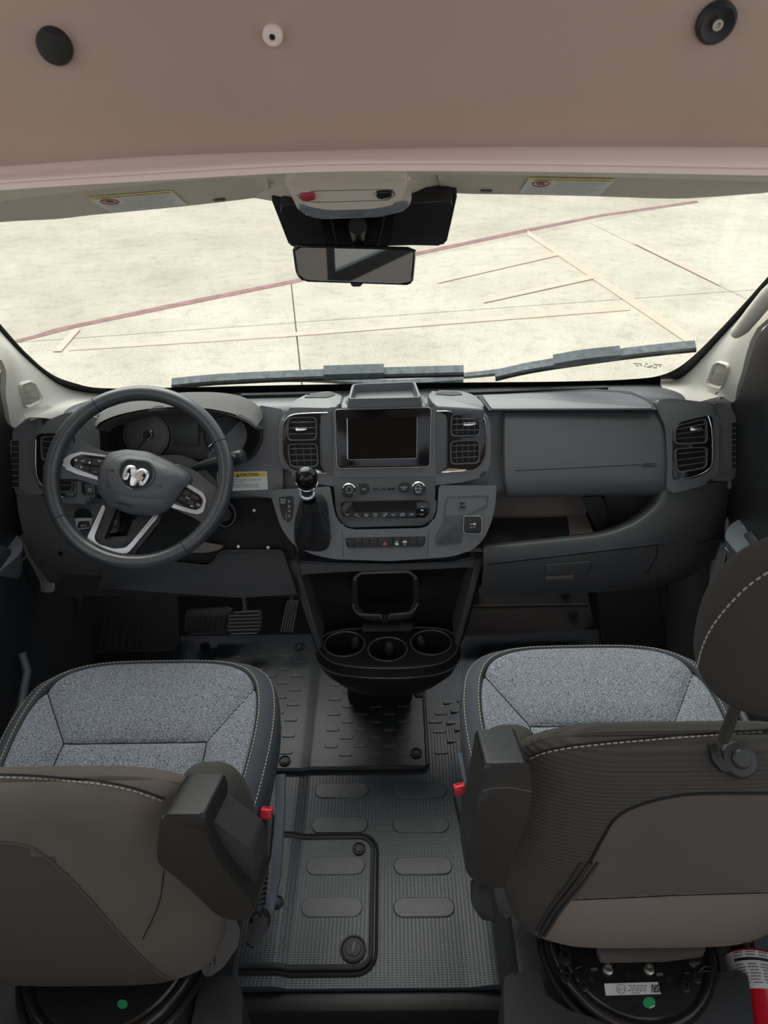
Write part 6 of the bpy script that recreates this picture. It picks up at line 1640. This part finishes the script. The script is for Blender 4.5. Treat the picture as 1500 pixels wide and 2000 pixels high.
prism('sticker_curl', [SP.at(x, y, .002) for x, y in ((1280, 1962), (1278, 1966), (1268, 1970), (1270, 1966))], (0, 0, -.0006), WHITE, sr)
def bolt(x, y, r, m, parent, z=SZ + .004, hh=.010):
    p = onZ(x, y, z)
    return lathe('bolt', [(r * 1.35, 0), (r * 1.35, .002), (r, .003), (r, hh), (r * .6, hh), (r * .5, hh * .5), (0, hh * .5)], (p.x, p.y, z), (0, 0, 1), m, parent, 20)
for x, y in ((1187, 1894), (1267, 1894)): bolt(x, y, .0065, STEEL, sr)
for x, y in ((1106, 1912), (1138, 1928), (1337, 1928), (1359, 1911)): bolt(x, y, .0065, mat('dark bolt', (.03, .028, .027), .3, .3), sr)
for x, y in ((1103, 1872), (1355, 1872)):
    prism('bolt_tab', [onZ(a, b, SZ + .006) for a, b in ((x - 9, y + 3), (x + 9, y + 3), (x + 8, y + 10), (x, y + 17), (x - 8, y + 10))], (0, 0, -.003), STEEL, sr)
    bolt(x, y - 1, .009, mat('dark bolt', (.03, .03, .03), .3, .3), sr, SZ + .006, .016)
for x, y in ((1226, 1902), (1155, 1914), (1307, 1913), (1240, 1957)): 
    p = onZ(x, y, SZ + .0046); lathe('plate_hole', [(.0055, 0), (.0055, .0006), (0, .0006)], (p.x, p.y, SZ + .0042), (0, 0, 1), DEEP, sr, 16)
for x, y in ((1160, 1892), (1288, 1902)):
    prism('clip_mark', [onZ(a, b, SZ + .006) for a, b in ((x - 6, y - 1), (x + 6, y - 3), (x + 7, y + 2), (x - 5, y + 3))], (0, 0, -.002), STEEL, sr)
prism('seat_skirt', [onZ(x, y, .47) for x, y in rnd([(1165, 1852), (1380, 1846), (1376, 1862), (1300, 1872), (1175, 1874)], 5)], (0, 0, -.012), mat('skirt grey', (.10, .088, .080), .6), ps_, .004)
for pts in ([(1096, 1887), (1084, 1896), (1090, 1902), (1134, 1900), (1136, 1888), (1124, 1892)], [(1340, 1894), (1336, 1900), (1386, 1896), (1390, 1888), (1376, 1888), (1366, 1896)]):
    tube('wire_clip', [onZ(x, y, SZ + .008) for x, y in pts], .0018, SWIV, sr, 6)
pd = pedestal('dark plastic seat pedestal under the driver seat', -1, -.53, .40, .98, .34, BASE)
prism('pedestal_cover', [onZ(x, y, .33) for x, y in rnd([(392, 1912), (444, 1906), (462, 1912), (474, 1940), (472, 2030), (366, 2030), (380, 1970)], 6)], (0, 0, -.2), BASE, pd, .012, 3)
cL = onZ(228, 1845, .36)
sl = swivel('black round swivel plate with green sticker under the driver seat', -1, (cL.x, cL.y), .36, .150)
prism('green_dot', [onZ(239 + 10 * cos(a), 1961 + 9 * sin(a), .366) for a in [2 * pi * k / 24 for k in range(24)]], (0, 0, -.001), GREEN, sl, 0)

# ================================================================== FIRE EXTINGUISHER
a0, a1 = onZ(1462, 1880, .335), onZ(1510, 2060, .335)
axd = (a1 - a0); axd.z = 0; axd.normalize()
fe = thing('fire_extinguisher', a0, 'red fire extinguisher with a white label lying beside the passenger pedestal', 'fire extinguisher')
lathe('cylinder', [(.0, -.006), (.040, -.006), (.050, -.001), (.053, .004), (.053, .36), (.03, .38), (0, .38)], a0, axd, EXTRED, fe, 40)
V, F = [], []; e2 = Vector((0, 0, 1)); e1 = axd.cross(e2)
for i in range(2):
    for k in range(25):
        a = radians(-75 + 150 * k / 24); V.append(a0 + axd * (.004 + i * .062) + (e2 * cos(a) + e1 * sin(a)) * (.0535 if i else .0532))
mk('instruction_label', V, [(k, k + 1, 26 + k, 25 + k) for k in range(24)], WHITE, fe, 60, 'white printed label')
def cyl(al, an): a = radians(an); return a0 + axd * al + (e2 * cos(a) + e1 * sin(a)) * .0542
def band_(al, w, an0, an1, m, k=8):
    an = [an0 + (an1 - an0) * i / k for i in range(k + 1)]
    mk('label_line', [cyl(al, a) for a in an] + [cyl(al + w, a) for a in an], [(i, i + 1, k + 2 + i, k + 1 + i) for i in range(k)], m, fe)
band_(.016, .005, -70, 45, TXTBLK)
for i in range(9):
    al = (.006, .011, .026, .031, .036, .041, .046, .051, .056)[i]
    for an0 in (-62, -40, -18, 4, 26): band_(al, .0018, an0 + (i * 7) % 5, an0 + 17 + (i * 5) % 4, LBLTXT, 3)
lathe('valve_head', [(.018, -.05), (.018, -.006), (0, -.006)], a0, axd, BLACK, fe, 20)
tube('strap', [a0 + axd * .14 + (e2 * cos(a) + e1 * sin(a)) * .056 for a in [2 * pi * k / 32 for k in range(32)]], .006, BLACK, fe, 8, True)
